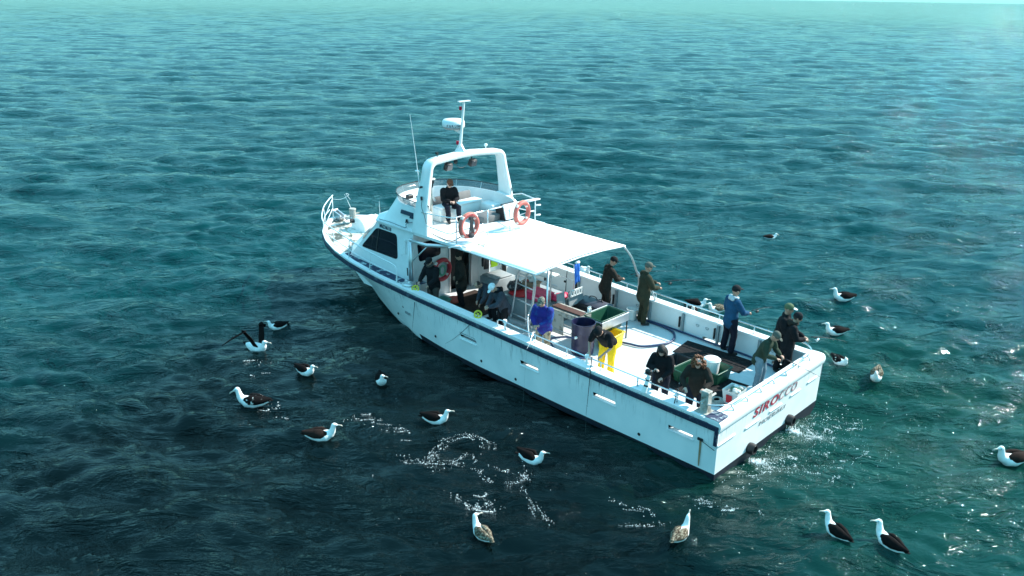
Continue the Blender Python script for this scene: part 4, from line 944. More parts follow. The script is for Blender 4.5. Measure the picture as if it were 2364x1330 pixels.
mb = MB(); mb.box((0, 0, .13), (.40, .36, .26)); mb.box((.22, 0, .27), (.12, .36, .012), rot=(0, 25, 0)); mb.box((-.22, 0, .27), (.12, .36, .012), rot=(0, -25, 0)); mb.build('carton', CARD, t)
softbag('white_cloth', 'bundle of white and red cloths on the cardboard box', 'cloth', (7.80, -.28, 1.68), (.36, .32, .16), mat('rags', (.62, .62, .60), .8, vscale=7, col2=(.35, .08, .07), thr=(.52, .56)), 6)
t = empty('white_tray', (7.66, -.62, 1.875), R(6)); tag(t, 'flat white tray resting on the pipe frame above the casing', 'tray')
mb = MB(); mb.box((0, 0, .02), (.86, .46, .035), ch=.01); mb.build('tray_board', WBUCK, t, angle=30)
t = empty('grey_fish_case', (9.28, -.38, DZ + .01), R(-3)); tag(t, 'large grey rectangular fish case standing under the awning', 'fish box')
mb = MB(); mb.box((0, 0, .34), (.66, .86, .68), ch=.02); mb.build('case_body', GREY, t, angle=30)
mb = MB(); mb.box((-.02, .04, .71), (.60, .70, .05), ch=.015); mb.build('lid', GREY, t, angle=30)
softbag('crumpled_bag', 'pale crumpled plastic bag beside the grey fish case', 'bag', (8.76, .16, DZ + .30), (.40, .40, .26), mat('pale_bag', (.38, .34, .31), .7, var=.3), 8)
mb = MB(); mb.box((8.78, .12, DZ + .15), (.5, .6, .30), ch=.01); o = mb.build('wooden_crate', BOARD, None); tag(o, 'dark wooden crate under the pale plastic bag', 'crate')
# hanging clothes at the starboard side of the bulkhead
def hanging(name, label, cat, c, w, h, m, rz=0, sleeves=True):
    mb = MB(); mb.tube([(0, 0, 0), (0, 0, -.06), (0, 0, -h * .5), (0, 0, -h)], [w * .18, w * .48, w * .46, w * .5], 12, flat=.28, wdir=(0, 1, 0))
    if sleeves:
        for s in (-1, 1): mb.cap([(0, s * w * .42, -.10), (.01, s * w * .56, -.3), (.02, s * w * .55, -h * .8)], [.055, .05, .04], 8)
    o = mb.build(name, m, None, smooth=True); o.location = c; o.rotation_euler = (0, 0, R(rz)); tag(o, label, cat); return o
hanging('hivis_vest', 'fluorescent yellow safety vest hanging under the awning', 'vest', (10.05, -.98, 1.98), .30, .55, HIVIS, sleeves=False)
hanging('dark_jacket', 'dark jacket hanging left of the yellow vest', 'jacket', (10.1, -.72, 2.02), .30, .62, mat('cloth_black', (.018, .018, .022), .9, bump=.4))
hanging('grey_jacket', 'white and grey jacket hanging right of the yellow vest', 'jacket', (10.0, -1.28, 1.96), .30, .50, mat('cloth_white', (.5, .52, .52), .9, bump=.4))
mb = MB(); mb.tube([(10.07, -.55, 2.04), (10.0, -1.5, 2.0)], .012, 6); o = mb.build('clothes_rail', ALU, cabin)
t = empty('blue_towel', (5.70, .22, 2.93)); tag(t, 'bright blue towel hanging from the aft edge of the awning', 'towel')
mb = MB(); vs = []
for i in range(9):
    z = -.06 - i * .065
    for j in range(9):
        y = -.11 + j * .0275; vs.append((.02 * math.sin(j * 1.9 + i * .3) - .012 * i * .3, y * (1 - .15 * math.exp(-i)), z - (.05 if j > 5 else 0) * (i / 8)))
fs = [[i * 9 + j, i * 9 + j + 1, (i + 1) * 9 + j + 1, (i + 1) * 9 + j] for i in range(8) for j in range(8)]
mb.add(vs, fs); o = mb.build('cloth', BLUETOW, t, smooth=True); md = o.modifiers.new('s', 'SOLIDIFY'); md.thickness = .012
mb = MB(); mb.tube([(0, -.08, -.04), (0, .06, -.04)], .035, 8); mb.build('white_peg', WBUCK, t, smooth=True)
softbag('red_bag', 'red mesh bag on the deck by the bulkhead', 'bag', (9.75, .95, DZ + .01), (.45, .40, .22), mat('red_mesh', (.6, .10, .07), .7, vscale=20), 9)
t = tub('green_basket', 'small pale green basket on the deck behind the man with the cap', 'basket', (9.72, 1.42, DZ + .01), (.36, .36, .26), mat('pale_green', (.12, .30, .24), .6))
# ladder
t = empty('boarding_ladder', (6.9, .95, DZ)); tag(t, 'hooped aluminium boarding ladder standing on deck behind the man in purple', 'ladder')
mb = MB()
def L(x, y, z): return (x - 6.9, y - .95, z - DZ)
mb.tube(smooth_path([L(7.42, .92, .98), L(7.28, .96, 1.5), L(7.12, 1.0, 2.25), L(7.04, 1.0, 2.50), L(6.86, 1.0, 2.63), L(6.62, 1.0, 2.60), L(6.46, 1.0, 2.42), L(6.46, 1.0, 2.0), L(6.66, .98, .95)], 5), .024, 8); mb.build('hoop', ALU, t, smooth=True)
mb = MB(); mb.tube(smooth_path([L(6.96, .78, .80), L(6.96, .80, 1.6), L(6.96, .82, 2.2), L(6.88, .84, 2.42), L(6.70, .86, 2.46), L(6.62, .86, 2.3), L(6.66, .88, 1.6), L(6.50, 1.2, 1.35), L(6.10, 1.52, .80)], 5), .022, 8); mb.build('hoop', ALU, t, smooth=True)
for (x0, x1, z) in ((7.36, 6.66, 1.20), (7.24, 6.6, 1.66), (7.16, 6.5, 2.12)):
    mb = MB(); mb.tube([L(x0, .97, z), L(x1, .97, z - .03)], .018, 8); mb.build('rung', ALU, t, smooth=True)
mb = MB(); mb.box(L(7.02, .93, .97), (.84, .05, .06)); mb.box(L(7.40, .90, .88), (.05, .05, .2)); mb.box(L(6.66, .95, .88), (.05, .05, .2)); mb.build('base_bar', ALU, t)
# rod rack sticks on starboard rail
for (x, lab) in ((6.55, 'black rod in a holder on the starboard bulwark beside the black fish box'), (8.05, 'short black rod in a holder on the starboard bulwark near the towel')):
    t = empty('fishing_rod', (x, -2.12, 1.0)); tag(t, lab, 'fishing rod', 'rods in the bulwark holders'); mb = MB(); mb.tube([(0, 0, -.15), (0, -.02, .35), (-.02, -.06, 1.3)], [.014, .010, .003], 6); mb.build('blank', BLACK, t); mb = MB(); mb.lathe((0, .04, .18), [(0, -.03), (.035, -.03), (.035, .03), (0, .03)], 10, axis='X'); mb.build('reel', BLACK, t)

# ------------------------------------------------------------ people
SKIN = mat('skin', (.42, .24, .17), .55, var=.08, vscale=20)
SKIN2 = mat('skin_pale', (.55, .34, .27), .5, var=.08, vscale=20)
def cloth(name, col, **k):
    return mat(name, col, .92, var=k.pop('var', .22), vscale=k.pop('vscale', 9), bump=.6, bscale=22, spec=.2, **k)
C_BLACK = cloth('cloth_jet', (.010, .010, .012)); C_NAVY = cloth('cloth_navy', (.010, .012, .022)); C_CHAR = cloth('cloth_charcoal', (.030, .028, .032)); C_DBROWN = cloth('cloth_umber', (.028, .022, .018))
C_OLIVE = cloth('cloth_olive', (.035, .036, .022)); C_GREEN = cloth('cloth_moss', (.030, .045, .030)); C_TAUPE = cloth('cloth_taupe', (.075, .062, .055)); C_JEANS = cloth('cloth_jeans', (.16, .22, .26)); C_BLUE = cloth('cloth_blue', (.012, .062, .13)); C_ROYAL = cloth('cloth_royal', (.028, .024, .19), vscale=4, col2=(.015, .075, .26), thr=(.5, .6))
C_CAMO = cloth('cloth_camo', (.10, .085, .055), vscale=11, col2=(.32, .27, .20), thr=(.47, .53)); C_YEL = cloth('cloth_yellow', (.80, .50, .02), var=.06); C_GREY = cloth('cloth_grey', (.26, .29, .31)); C_DK = cloth('cloth_slate', (.045, .05, .065)); C_HOOD = cloth('hood_pale', (.45, .52, .56))
HAIR_D = mat('hair_dark', (.018, .013, .011), .6, var=.4, vscale=40, bump=.8, bscale=60); HAIR_R = mat('hair_auburn', (.17, .055, .018), .55, var=.5, vscale=30, bump=1.0, bscale=45)
CAPD = cloth('cap_dark', (.015, .015, .017)); CAPB = cloth('cap_brown', (.16, .065, .04)); CAPG = cloth('cap_green', (.10, .13, .07)); CAPO = cloth('cap_olive', (.09, .10, .085)); CAPW = cloth('cap_white', (.72, .78, .80)); BOOTM = mat('boot_rubber', (.014, .013, .013), .6)
YREEL = mat('yellow_spool', (.62, .52, .03), .5, var=.15)
_tex = bpy.data.textures.new('creases', 'CLOUDS'); _tex.noise_scale = .14; _tex.noise_depth = 2
def soften(o, vox, disp=0.0, it=2):
    m = o.modifiers.new('remesh', 'REMESH'); m.mode = 'VOXEL'; m.voxel_size = vox; m.use_smooth_shade = True
    if disp:
        d = o.modifiers.new('creases', 'DISPLACE'); d.texture = _tex; d.strength = disp; d.mid_level = .5; d.texture_coords = 'LOCAL'
    s = o.modifiers.new('smooth', 'SMOOTH'); s.iterations = it; s.factor = .5
def person(label, top, face, floor, lean=0, neck=10, yaw=0, L=(.28, .10, -.30), Rr=(.28, .10, -.30), stance=.13, step=0.0, jacket=C_BLACK, legs=C_NAVY, skin=SKIN, hat=None, hatm=CAPD, hair=None, hood=None, bib=None,
           sleeve=None, short=False, sit=False, hem=.10, bulk=1.0, scarf=None, group='people on the boat', brim=0.0, shades=False):
    th, ph = R(lean), R(lean + neck)
    hipr = .30 if sit else .53
    H = (top[2] - floor) / (hipr + .30 * math.cos(th) + .17 * math.cos(ph)) if not sit else 1.74
    S = H / 1.75
    zh = (top[2] - floor) - H * (.30 * math.cos(th) + .17 * math.cos(ph)) if sit else .53 * H
    fx = H * (.30 * math.sin(th) + .17 * math.sin(ph)) - (0 if sit else .05 * math.sin(th) * H)
    a = R(face); ox, oy = top[0] - fx * math.cos(a), top[1] - fx * math.sin(a)
    hip = Vector((-.05 * math.sin(th) * H if not sit else 0, 0, zh)); sp = Vector((math.sin(th), 0, math.cos(th))); hd = Vector((math.sin(ph), 0, math.cos(ph)))
    up = lambda t: hip + sp * (t * S)
    nb = up(.525); hc = nb + hd * (.17 * S)
    ch = .03 * S
    body = MB(); B = bulk * 1.14; LB = 1.16
    # head
    hr = Euler((0, ph * 1.0 if True else 0, 0)).to_matrix(); hy = Matrix.Rotation(R(yaw), 3, 'Z')
    def hp(x, y, z): return hc + hr @ (hy @ Vector((x * S, y * S, z * S))) * 1.08
    def hel(c, d, n=12, m=8, mb=None):
        mb = mb or body; k = len(mb.v); mb.ell((0, 0, 0), d, n, m)
        for i in range(k, len(mb.v)): v = Vector(mb.v[i]); mb.v[i] = tuple(hp(v.x + c[0], v.y + c[1], v.z + c[2]))
    hel((0, 0, .02), (.098, .077, .108)); hel((.035, 0, -.045), (.062, .056, .070)); hel((.100, 0, -.012), (.018, .013, .026), 8, 6); hel((.082, 0, -.062), (.016, .026, .012), 8, 6); hel((.078, 0, .03), (.02, .055, .012), 8, 6)
    for s in (1, -1): hel((-.005, s * .080, -.005), (.022, .010, .032), 8, 6)
    body.cap([up(.46), nb + hd * .03, hc - hd * .06 * S], [.062 * S, .056 * S, .055 * S], 10)
    # spine core and legs inside the clothes
    body.cap([hip, up(.2), up(.44)], [.11 * S, .12 * S, .12 * S], 12, flat=.7, wdir=(0, 1, 0))
    sh = {}; jk = MB(); hands = []
    sl = sleeve or jacket; slm = MB()
    for s, tg in ((1, L), (-1, Rr)):
        shp = up(.45) + Vector((0, s * .185 * S * bulk * 1.06, 0)); T = shp + Vector((tg[0] * S, -s * tg[1] * S, tg[2] * S))
        u, f = .285 * S, .25 * S; d = T - shp; dist = min(max(d.length, .12), u + f - .01); d.normalize(); T = shp + d * dist
        x = (u * u - f * f + dist * dist) / (2 * dist); hgt = math.sqrt(max(0, u * u - x * x)); pole = Vector((-.35, s * .75, -.8)); pole = (pole - d * d.dot(pole)).normalized(); E = shp + d * x + pole * hgt
        body.cap([shp, E, T], [.045 * S, .036 * S, .026 * S], 10)
        # hand: palm, four bent fingers, thumb from the side
        w = (T - E).normalized(); side = w.cross(Vector((0, 0, 1))); side = side.normalized() if side.length > .1 else Vector((0, 1, 0)); dn = w.cross(side) * (1 if w.cross(side).z < 0 else -1)
        body.cap([T, T + w * .045 * S, T + w * .085 * S], [.026 * S, .036 * S, .036 * S], 10, flat=.5, wdir=side)
        for q in range(4):
            b0 = T + w * .085 * S + side * (q - 1.5) * .019 * S; ln = (.034, .040, .037, .029)[q] * S
            body.cap([b0, b0 + w * ln + dn * .010, b0 + w * ln * 1.3 + dn * (.034 * S), b0 + w * ln * .9 + dn * .052 * S], [.0095 * S, .009 * S, .0085 * S, .0075 * S], 6)
        b0 = T + w * .03 * S + side * -s * .03 * S; body.cap([b0, b0 + (w * .6 - side * s * .7 + dn * .3).normalized() * .04 * S, b0 + (w * .9 - side * s * .5 + dn * .8).normalized() * .065 * S], [.012 * S, .011 * S, .009 * S], 6)
        if short: slm.cap([shp - Vector((0, s * .02, 0)), shp + (E - shp) * .75], [.082 * S, .070 * S], 10)
        else: slm.cap([shp - Vector((0, s * .02, 0)), shp + (E - shp) * .5, E, E + (T - E) * .5, T - w * .015], [.084 * S * B, .074 * S * B, .066 * S * B, .058 * S * B, .046 * S * B], 12)
    # torso of the jacket
    hb = -hem
    jk.cap([up(hb), up(.0), up(.16), up(.30), up(.42), up(.485)], [.185 * S * B, .175 * S * B, .165 * S * B, .185 * S * B, .180 * S * B, .105 * S], 18, flat=[.80, .80, .76, .70, .60, .8], wdir=(0, 1, 0))
    jk.cap([up(.46), up(.53)], [.085 * S, .075 * S], 12)
    # legs
    lg = MB(); bts = []
    for s in (1, -1):
        hj = hip + Vector((0, s * .095 * S, -.02))
        if sit: kn = hip + Vector((.42 * S, s * .17 * S, -.02)); an = Vector((kn.x + .02, kn.y, .09 * S))
        else: kn = Vector((hip.x * .4 + .035 + s * step * .5, s * stance * .95 * S, .29 * H)); an = Vector((-.02 + s * step, s * stance * S, .085 * S))
        lg.cap([hj, hj * .5 + kn * .5, kn, kn * .5 + an * .5, an + Vector((0, 0, .02))], [.105 * S * LB, .092 * S * LB, .074 * S * LB, .068 * S * LB, .064 * S * LB], 12)
        body.cap([hj, kn, an], [.07 * S, .05 * S, .04 * S], 8)
        bt = MB(); bt.cap([an + Vector((0, 0, .05)), an + Vector((-.01, 0, -.03)), an + Vector((.06 * S, 0, -.045 * S)), an + Vector((.15 * S, s * .02, -.05 * S))], [.056 * S, .055 * S, .050 * S, .042 * S], 10); bts.append(bt)
    lg.cap([hip + Vector((0, .06, 0)), hip + Vector((0, -.06, 0))], [.125 * S, .125 * S], 12)
    p = body.build('person', skin, None, smooth=True); p.location = (ox, oy, floor); p.rotation_euler = (0, 0, a); tag(p, label, 'person', group); soften(p, .0105, 0, 1)
    j = jk.build('jacket' if not short else 'shirt', jacket, p, smooth=True) if not sleeve else None
    if sleeve is None: 
        # sleeves belong to the same garment
        bpy.data.objects.remove(j); jk.v, off = jk.v + slm.v, len(jk.v); jk.f += [[i + off for i in f] for f in slm.f]; jk.m += slm.m
        j = jk.build('jacket' if not short else 'shirt', jacket, p, smooth=True)
    else:
        j = jk.build('jacket', jacket, p, smooth=True); k = slm.build('sleeves', sleeve, p, smooth=True); soften(k, .018, .03)
    soften(j, .018, .032)
    t = lg.build('trousers', legs, p, smooth=True); soften(t, .018, .03)
    for bt in bts: soften(bt.build('boot', BOOTM, p, smooth=True), .014)
    if bib:
        m = MB(); m.cap([up(-.16), up(.0), up(.2), up(.34)], [.20 * S, .19 * S, .175 * S, .13 * S], 16, flat=[.80, .78, .76, .70], wdir=(0, 1, 0)); o = m.build('bib', bib, p, smooth=True); soften(o, .018, .04)
        m = MB()
        for s in (1, -1): m.tube(smooth_path([up(.30) + Vector((.13, s * .07, 0)), up(.47) + Vector((.07, s * .09, .03)), up(.45) + Vector((-.10, s * .07, .02)), up(.25) + Vector((-.135, s * .03, 0))], 4), .016, 6)
        m.build('braces', BLACK, p)
    if hat == 'cap':
        m = MB(); hel((-.008, 0, .045), (.108, .088, .092), 16, 10, m); o = m.build('cap', hatm, p, smooth=True)
        m = MB(); hel((.118, 0, .058), (.062, .062, .010), 14, 6, m); m.build('cap_brim', hatm if not brim else CAPW, o, smooth=True)
    elif hat == 'beanie':
        m = MB(); hel((-.010, 0, .040), (.112, .092, .100), 16, 10, m); hel((0, 0, .0), (.110, .090, .030), 16, 6, m); o = m.build('beanie', hatm, p, smooth=True); soften(o, .012)
    if hair is not None:
        m = MB(); rnd = random.Random(len(label))
        if hair == 'curly':
            for i in range(120):
                u, v = rnd.uniform(0, 2 * math.pi), rnd.uniform(-.75, 1.0); c = (math.cos(u) * math.sqrt(max(0, 1 - v * v * .8)), math.sin(u) * math.sqrt(max(0, 1 - v * v * .8)), v)
                if c[0] > .42 and c[2] < .5: continue
                q = rnd.uniform(.9, 1.2); hel((c[0] * .115 * q - .01, c[1] * .125 * q, c[2] * .135 * q + .015 - (.06 if abs(c[1]) > .6 else 0)), (rnd.uniform(.018, .034),) * 3, 7, 5, m)
            o = m.build('hair', HAIR_R, p, smooth=True)
        elif hair == 'long':
            hel((-.015, 0, .035), (.110, .092, .100), 14, 9, m)
            for s in (1, -1):
                for q in range(3): m.cap([hp(.02 - .04 * q, s * .075, .02), hp(.03 - .04 * q, s * .092, -.08), hp(.05 - .05 * q, s * .085, -.22)], [.03, .032, .02], 8)
            m.cap([hp(-.08, 0, .03), hp(-.10, 0, -.10), hp(-.10, 0, -.20)], [.06, .055, .03], 8); o = m.build('hair', HAIR_D, p, smooth=True); soften(o, .012)
        else:
            hel((-.018, 0, .012), (.098, .085, .085), 14, 9, m); o = m.build('hair', HAIR_D, p, smooth=True); soften(o, .012)
    if hood is not None:
        m = MB(); m.cap([up(.47) + Vector((-.07, .07, .03)), up(.50) + Vector((-.10, 0, .05)), up(.47) + Vector((-.07, -.07, .03))], [.05, .07, .05], 10); m.tube([nb + Vector((math.cos(t) * .10, math.sin(t) * .11, .02 - .03 * math.cos(t))) for t in [i * 2 * math.pi / 14 for i in range(14)]], .032, 8, closed=True); o = m.build('hood', hood, p, smooth=True); soften(o, .014)
    if scarf is not None:
        m = MB(); m.tube([hc + hr @ Vector((.02 + math.cos(t) * .085, math.sin(t) * .080, -.085)) for t in [i * 2 * math.pi / 14 for i in range(14)]], .034, 8, closed=True); o = m.build('neck_gaiter', scarf, p, smooth=True)
    if shades:
        m = MB(); hel((.088, 0, .012), (.022, .070, .018), 12, 6, m); m.build('sunglasses', BLACK, p, smooth=True)
    return p, (ox, oy, a, S)
def rod(label, butt, tip, reel=None, m=BLACK, line=None, group='fishing rods in hands', bend=(0, 0, -.08), r=.013, frac=.22):
    b, tpt = Vector(butt), Vector(tip); t = empty('fishing_rod', b); tag(t, label, 'fishing rod', group); d = tpt - b
    mb = MB(); P = [d * u + Vector(bend) * (u * u - u) * -4 * (-1) for u in [i / 10 for i in range(11)]]
    mb.tube(P, [r * (1 - .78 * i / 10) for i in range(11)], 7); mb.build('blank', m, t, smooth=True)
    c = d * frac
    if reel == 'spool':
        mb = MB(); ax = Vector((-.45, .70, .5)).normalized(); u = ax.orthogonal().normalized(); v = ax.cross(u)
        mb.tube(arc(c, .095, 0, 345, 22, u, v), .022, 8, closed=True); 
        for k in range(5): mb.tube([c, c + (u * math.cos(k * 1.257) + v * math.sin(k * 1.257)) * .09], .010, 5)
        mb.tube([c - ax * .03, c + ax * .03], .03, 10); mb.build('reel', YREEL, t)
    else:
        mb = MB(); mb.cap([c + Vector((0, -.03, -.045)), c + Vector((0, .03, -.045))], .036, 10); mb.tube([c, c + Vector((0, 0, -.05))], .012, 6); mb.tube([c + Vector((0, .04, -.045)), c + Vector((.04, .09, -.03))], .007, 5); mb.build('reel', STEEL if reel == 'steel' else BLACK, t, smooth=True)
    mb = MB()
    for k in (4, 6, 8): mb.tube(arc(P[k] + Vector((0, 0, -.012)), .012, 0, 300, 7, (1, 0, 0), (0, 0, 1)), .003, 4, closed=True)
    mb.build('line_guide', STEEL, t)
    if line is not None:
        mb = MB(); mb.tube([P[-1], Vector(line) - b], .0015, 4); mb.build('line', mat('fishing_line', (.12, .16, .16), .5), t)
    return t
# flybridge
person('seated man in a black jacket and brown cap on the flybridge bench', (10.72, .20, 4.22), 160, 2.99, lean=6, neck=26, L=(.30, .12, -.28), Rr=(.30, .12, -.28), jacket=C_BLACK, legs=C_NAVY, hat='cap', hatm=CAPB, shades=True, sit=True, skin=SKIN2)
mb = MB(); mb.box((0, 0, 0), (.07, .10, .03), ch=.008); o = mb.build('phone', BLACK, None); o.location = (10.38, .28, 3.66); tag(o, 'small black handset held by the seated man on the flybridge', 'handset')
# port side, bow to stern
person('man in a black sweater and dark cap at the port rail beside the red lifebuoy', (9.66, 2.00, 2.43), 95, DZ, lean=8, neck=22, L=(.26, .08, -.42), Rr=(.30, .00, -.38), jacket=C_BLACK, legs=C_TAUPE, hat='cap', hatm=CAPD, scarf=C_TAUPE, shades=True, bulk=1.08)
rod('rod with a yellow spool reel held by the man nearest the red lifebuoy', (9.86, 2.30, 1.62), (9.42, 2.80, .62), 'spool', line=(9.35, 2.85, .0), bend=(0, 0, .10), frac=.06)
person('tall figure in a long dark brown coat standing in front of the doorway', (9.46, 1.03, 2.48), 60, DZ, lean=2, neck=8, L=(.10, .02, -.46), Rr=(.12, .05, -.44), jacket=C_DBROWN, legs=C_BLACK, hat='beanie', hatm=C_DBROWN, hem=.26, bulk=1.08)
person('stooping person in a slate grey jacket between the doorway and the port rail', (8.20, 1.56, 1.95), 70, DZ, lean=50, neck=24, L=(.20, .05, -.50), Rr=(.18, .05, -.50), jacket=C_DK, legs=C_BLACK, hair='short', hem=.08, stance=.16)
person('person in a dark hoodie and white cap holding a yellow reel at the port rail', (7.14, 2.00, 2.30), 75, DZ, lean=24, neck=30, yaw=10, L=(.32, .12, -.34), Rr=(.28, .10, -.36), jacket=C_DK, legs=C_BLACK, hat='cap', hatm=CAPW, hem=.12, bulk=1.05, hood=C_BLACK)
rod('rod with a yellow spool reel held by the person in the white cap', (7.22, 2.26, 1.60), (7.66, 3.08, .82), 'spool', line=(7.75, 3.1, .0), bend=(0, 0, .10), frac=.06)
person('man in a bright purple and blue top, camouflage cap and camouflage trousers', (5.36, 1.97, 2.43), 105, DZ, lean=8, neck=24, L=(.26, .16, -.34), Rr=(.27, .14, -.36), jacket=C_ROYAL, legs=C_CAMO, hat='cap', hatm=cloth('cap_camo', (.10, .10, .08), vscale=30, col2=(.25, .24, .20), thr=(.48, .54)), bulk=1.12)
rod('pale rod held by the man in the purple top', (5.30, 2.26, 1.68), (4.95, 2.85, 1.50), 'steel', m=ALU, line=(4.9, 3.0, .0), bend=(0, 0, .05), frac=.12)
person('bending man in a black tee shirt and yellow bib trousers leaning over the port rail', (3.45, 2.14, 2.24), 100, DZ, lean=46, neck=16, L=(.26, .06, -.40), Rr=(.24, .02, -.40), jacket=C_BLACK, legs=C_YEL, bib=C_YEL, hat='beanie', hatm=CAPD, short=True, hem=.0, bulk=1.08, skin=SKIN)
rod('black rod pointing down over the side from the bending man in yellow', (3.38, 2.34, 1.66), (3.06, 2.84, .48), 'steel', line=(3.0, 2.9, .0), bend=(0, 0, .08), frac=.18)
hw, hq = person('woman with long dark hair in a black coat holding a long white lens camera', (1.72, 2.08, 2.37), 110, DZ, lean=10, neck=26, L=(.22, .10, -.40), Rr=(.22, .10, -.22), jacket=C_BLACK, legs=C_NAVY, hair='long', hem=.20, skin=SKIN2)
t = empty('camera', (1.78, 2.36, 1.78)); tag(t, 'black camera with a long white telephoto lens held by the woman with dark hair', 'camera')
mb = MB(); mb.box((.05, -.05, .05), (.15, .09, .11), ch=.015); mb.build('camera_body', BLACK, t, angle=30)
ax = Vector((.05, .30, -.95)).normalized()
for (u0, u1, r0, r1, m) in ((0, .09, .042, .044, WBUCK), (.09, .12, .047, .047, BLACK), (.12, .21, .046, .050, WBUCK), (.21, .25, .052, .052, BLACK), (.25, .38, .056, .066, WBUCK)):
    mb = MB(); mb.tube([ax * u0, ax * u1], [r0, r1], 14); mb.build('lens_barrel' if m is WBUCK else 'lens_ring', m, t, smooth=False)
person('woman with curly auburn hair in a dark brown jumper at the port quarter', (.84, 2.02, 2.36), 115, DZ, lean=12, neck=26, L=(.30, .00, -.30), Rr=(.26, -.02, -.36), jacket=C_DBROWN, legs=C_NAVY, hair='curly', hem=.14, skin=SKIN2)
rod('rod with a silver reel held upright by the woman with auburn hair', (1.12, 2.34, 1.30), (1.02, 2.34, 2.02), 'steel', bend=(0, 0, 0), frac=.45)
# starboard side
person('man in a dark brown jacket leaning on the starboard rail nearest the awning post', (6.02, -1.86, 2.50), -120, DZ, lean=12, neck=18, L=(.34, .12, -.30), Rr=(.34, .10, -.28), jacket=C_DBROWN, legs=C_DBROWN, hat='cap', hatm=CAPD, shades=True, hem=.12)
rod('black rod held out over the sea by the man nearest the awning post', (5.72, -2.22, 1.98), (5.0, -3.3, 2.00), None, bend=(0, 0, -.05), frac=.15)
person('man in an olive green coat and grey cap standing by the white bucket', (4.93, -1.98, 2.58), -125, DZ, lean=3, neck=14, L=(.34, .08, -.26), Rr=(.32, .06, -.30), jacket=C_OLIVE, legs=C_OLIVE, hat='cap', hatm=CAPO, hem=.14, bulk=1.1)
rod('black rod held over the starboard rail by the man in the olive coat', (4.62, -2.30, 2.02), (4.0, -3.2, 2.0), None, bend=(0, 0, -.05), frac=.15)
person('tall man in a teal blue jacket with a pale hood standing on the black mat', (2.27, -2.00, 2.62), -118, DZ, lean=2, neck=10, L=(.10, -.06, -.50), Rr=(.34, .04, -.30), jacket=C_BLUE, legs=C_NAVY, hat='cap', hatm=CAPD, hood=C_HOOD, stance=.17)
rod('short black rod and reel held by the man in the teal blue jacket', (1.93, -2.22, 1.98), (1.65, -2.75, 2.02), None, bend=(0, 0, -.02), frac=.3)
person('person in a black jacket and green white-brimmed cap at the starboard stern corner', (.82, -1.98, 2.54), -160, DZ, lean=5, neck=10, L=(.26, .10, -.30), Rr=(.26, .10, -.30), jacket=C_BLACK, legs=C_BLACK, hat='cap', hatm=CAPG, brim=1, bulk=1.15, hem=.14)
person('person in a black hooded jacket and dark cap in front of the green cap', (.50, -1.86, 2.43), -150, DZ, lean=6, neck=20, L=(.30, .10, -.30), Rr=(.30, .10, -.30), jacket=C_BLACK, legs=C_BLACK, hat='beanie', hatm=CAPD, hood=C_DBROWN, hair='short', hem=.14, bulk=1.05)
rod('dark rod resting over the starboard stern corner', (.25, -2.05, 1.85), (-.35, -2.75, 1.70), 'steel', bend=(0, 0, -.03), frac=.2)
person('man in a moss green jacket and olive cap leaning over the stern rail', (.40, -.66, 2.30), 185, DZ, lean=20, neck=24, L=(.30, .10, -.30), Rr=(.28, .06, -.32), jacket=C_GREEN, legs=C_JEANS, hat='cap', hatm=CAPO, hem=.12)
rod('black rod held across the stern rail by the man in the moss green jacket', (.20, -.72, 1.72), (-.55, -.95, 1.46), 'steel', bend=(0, 0, 0), frac=.25)

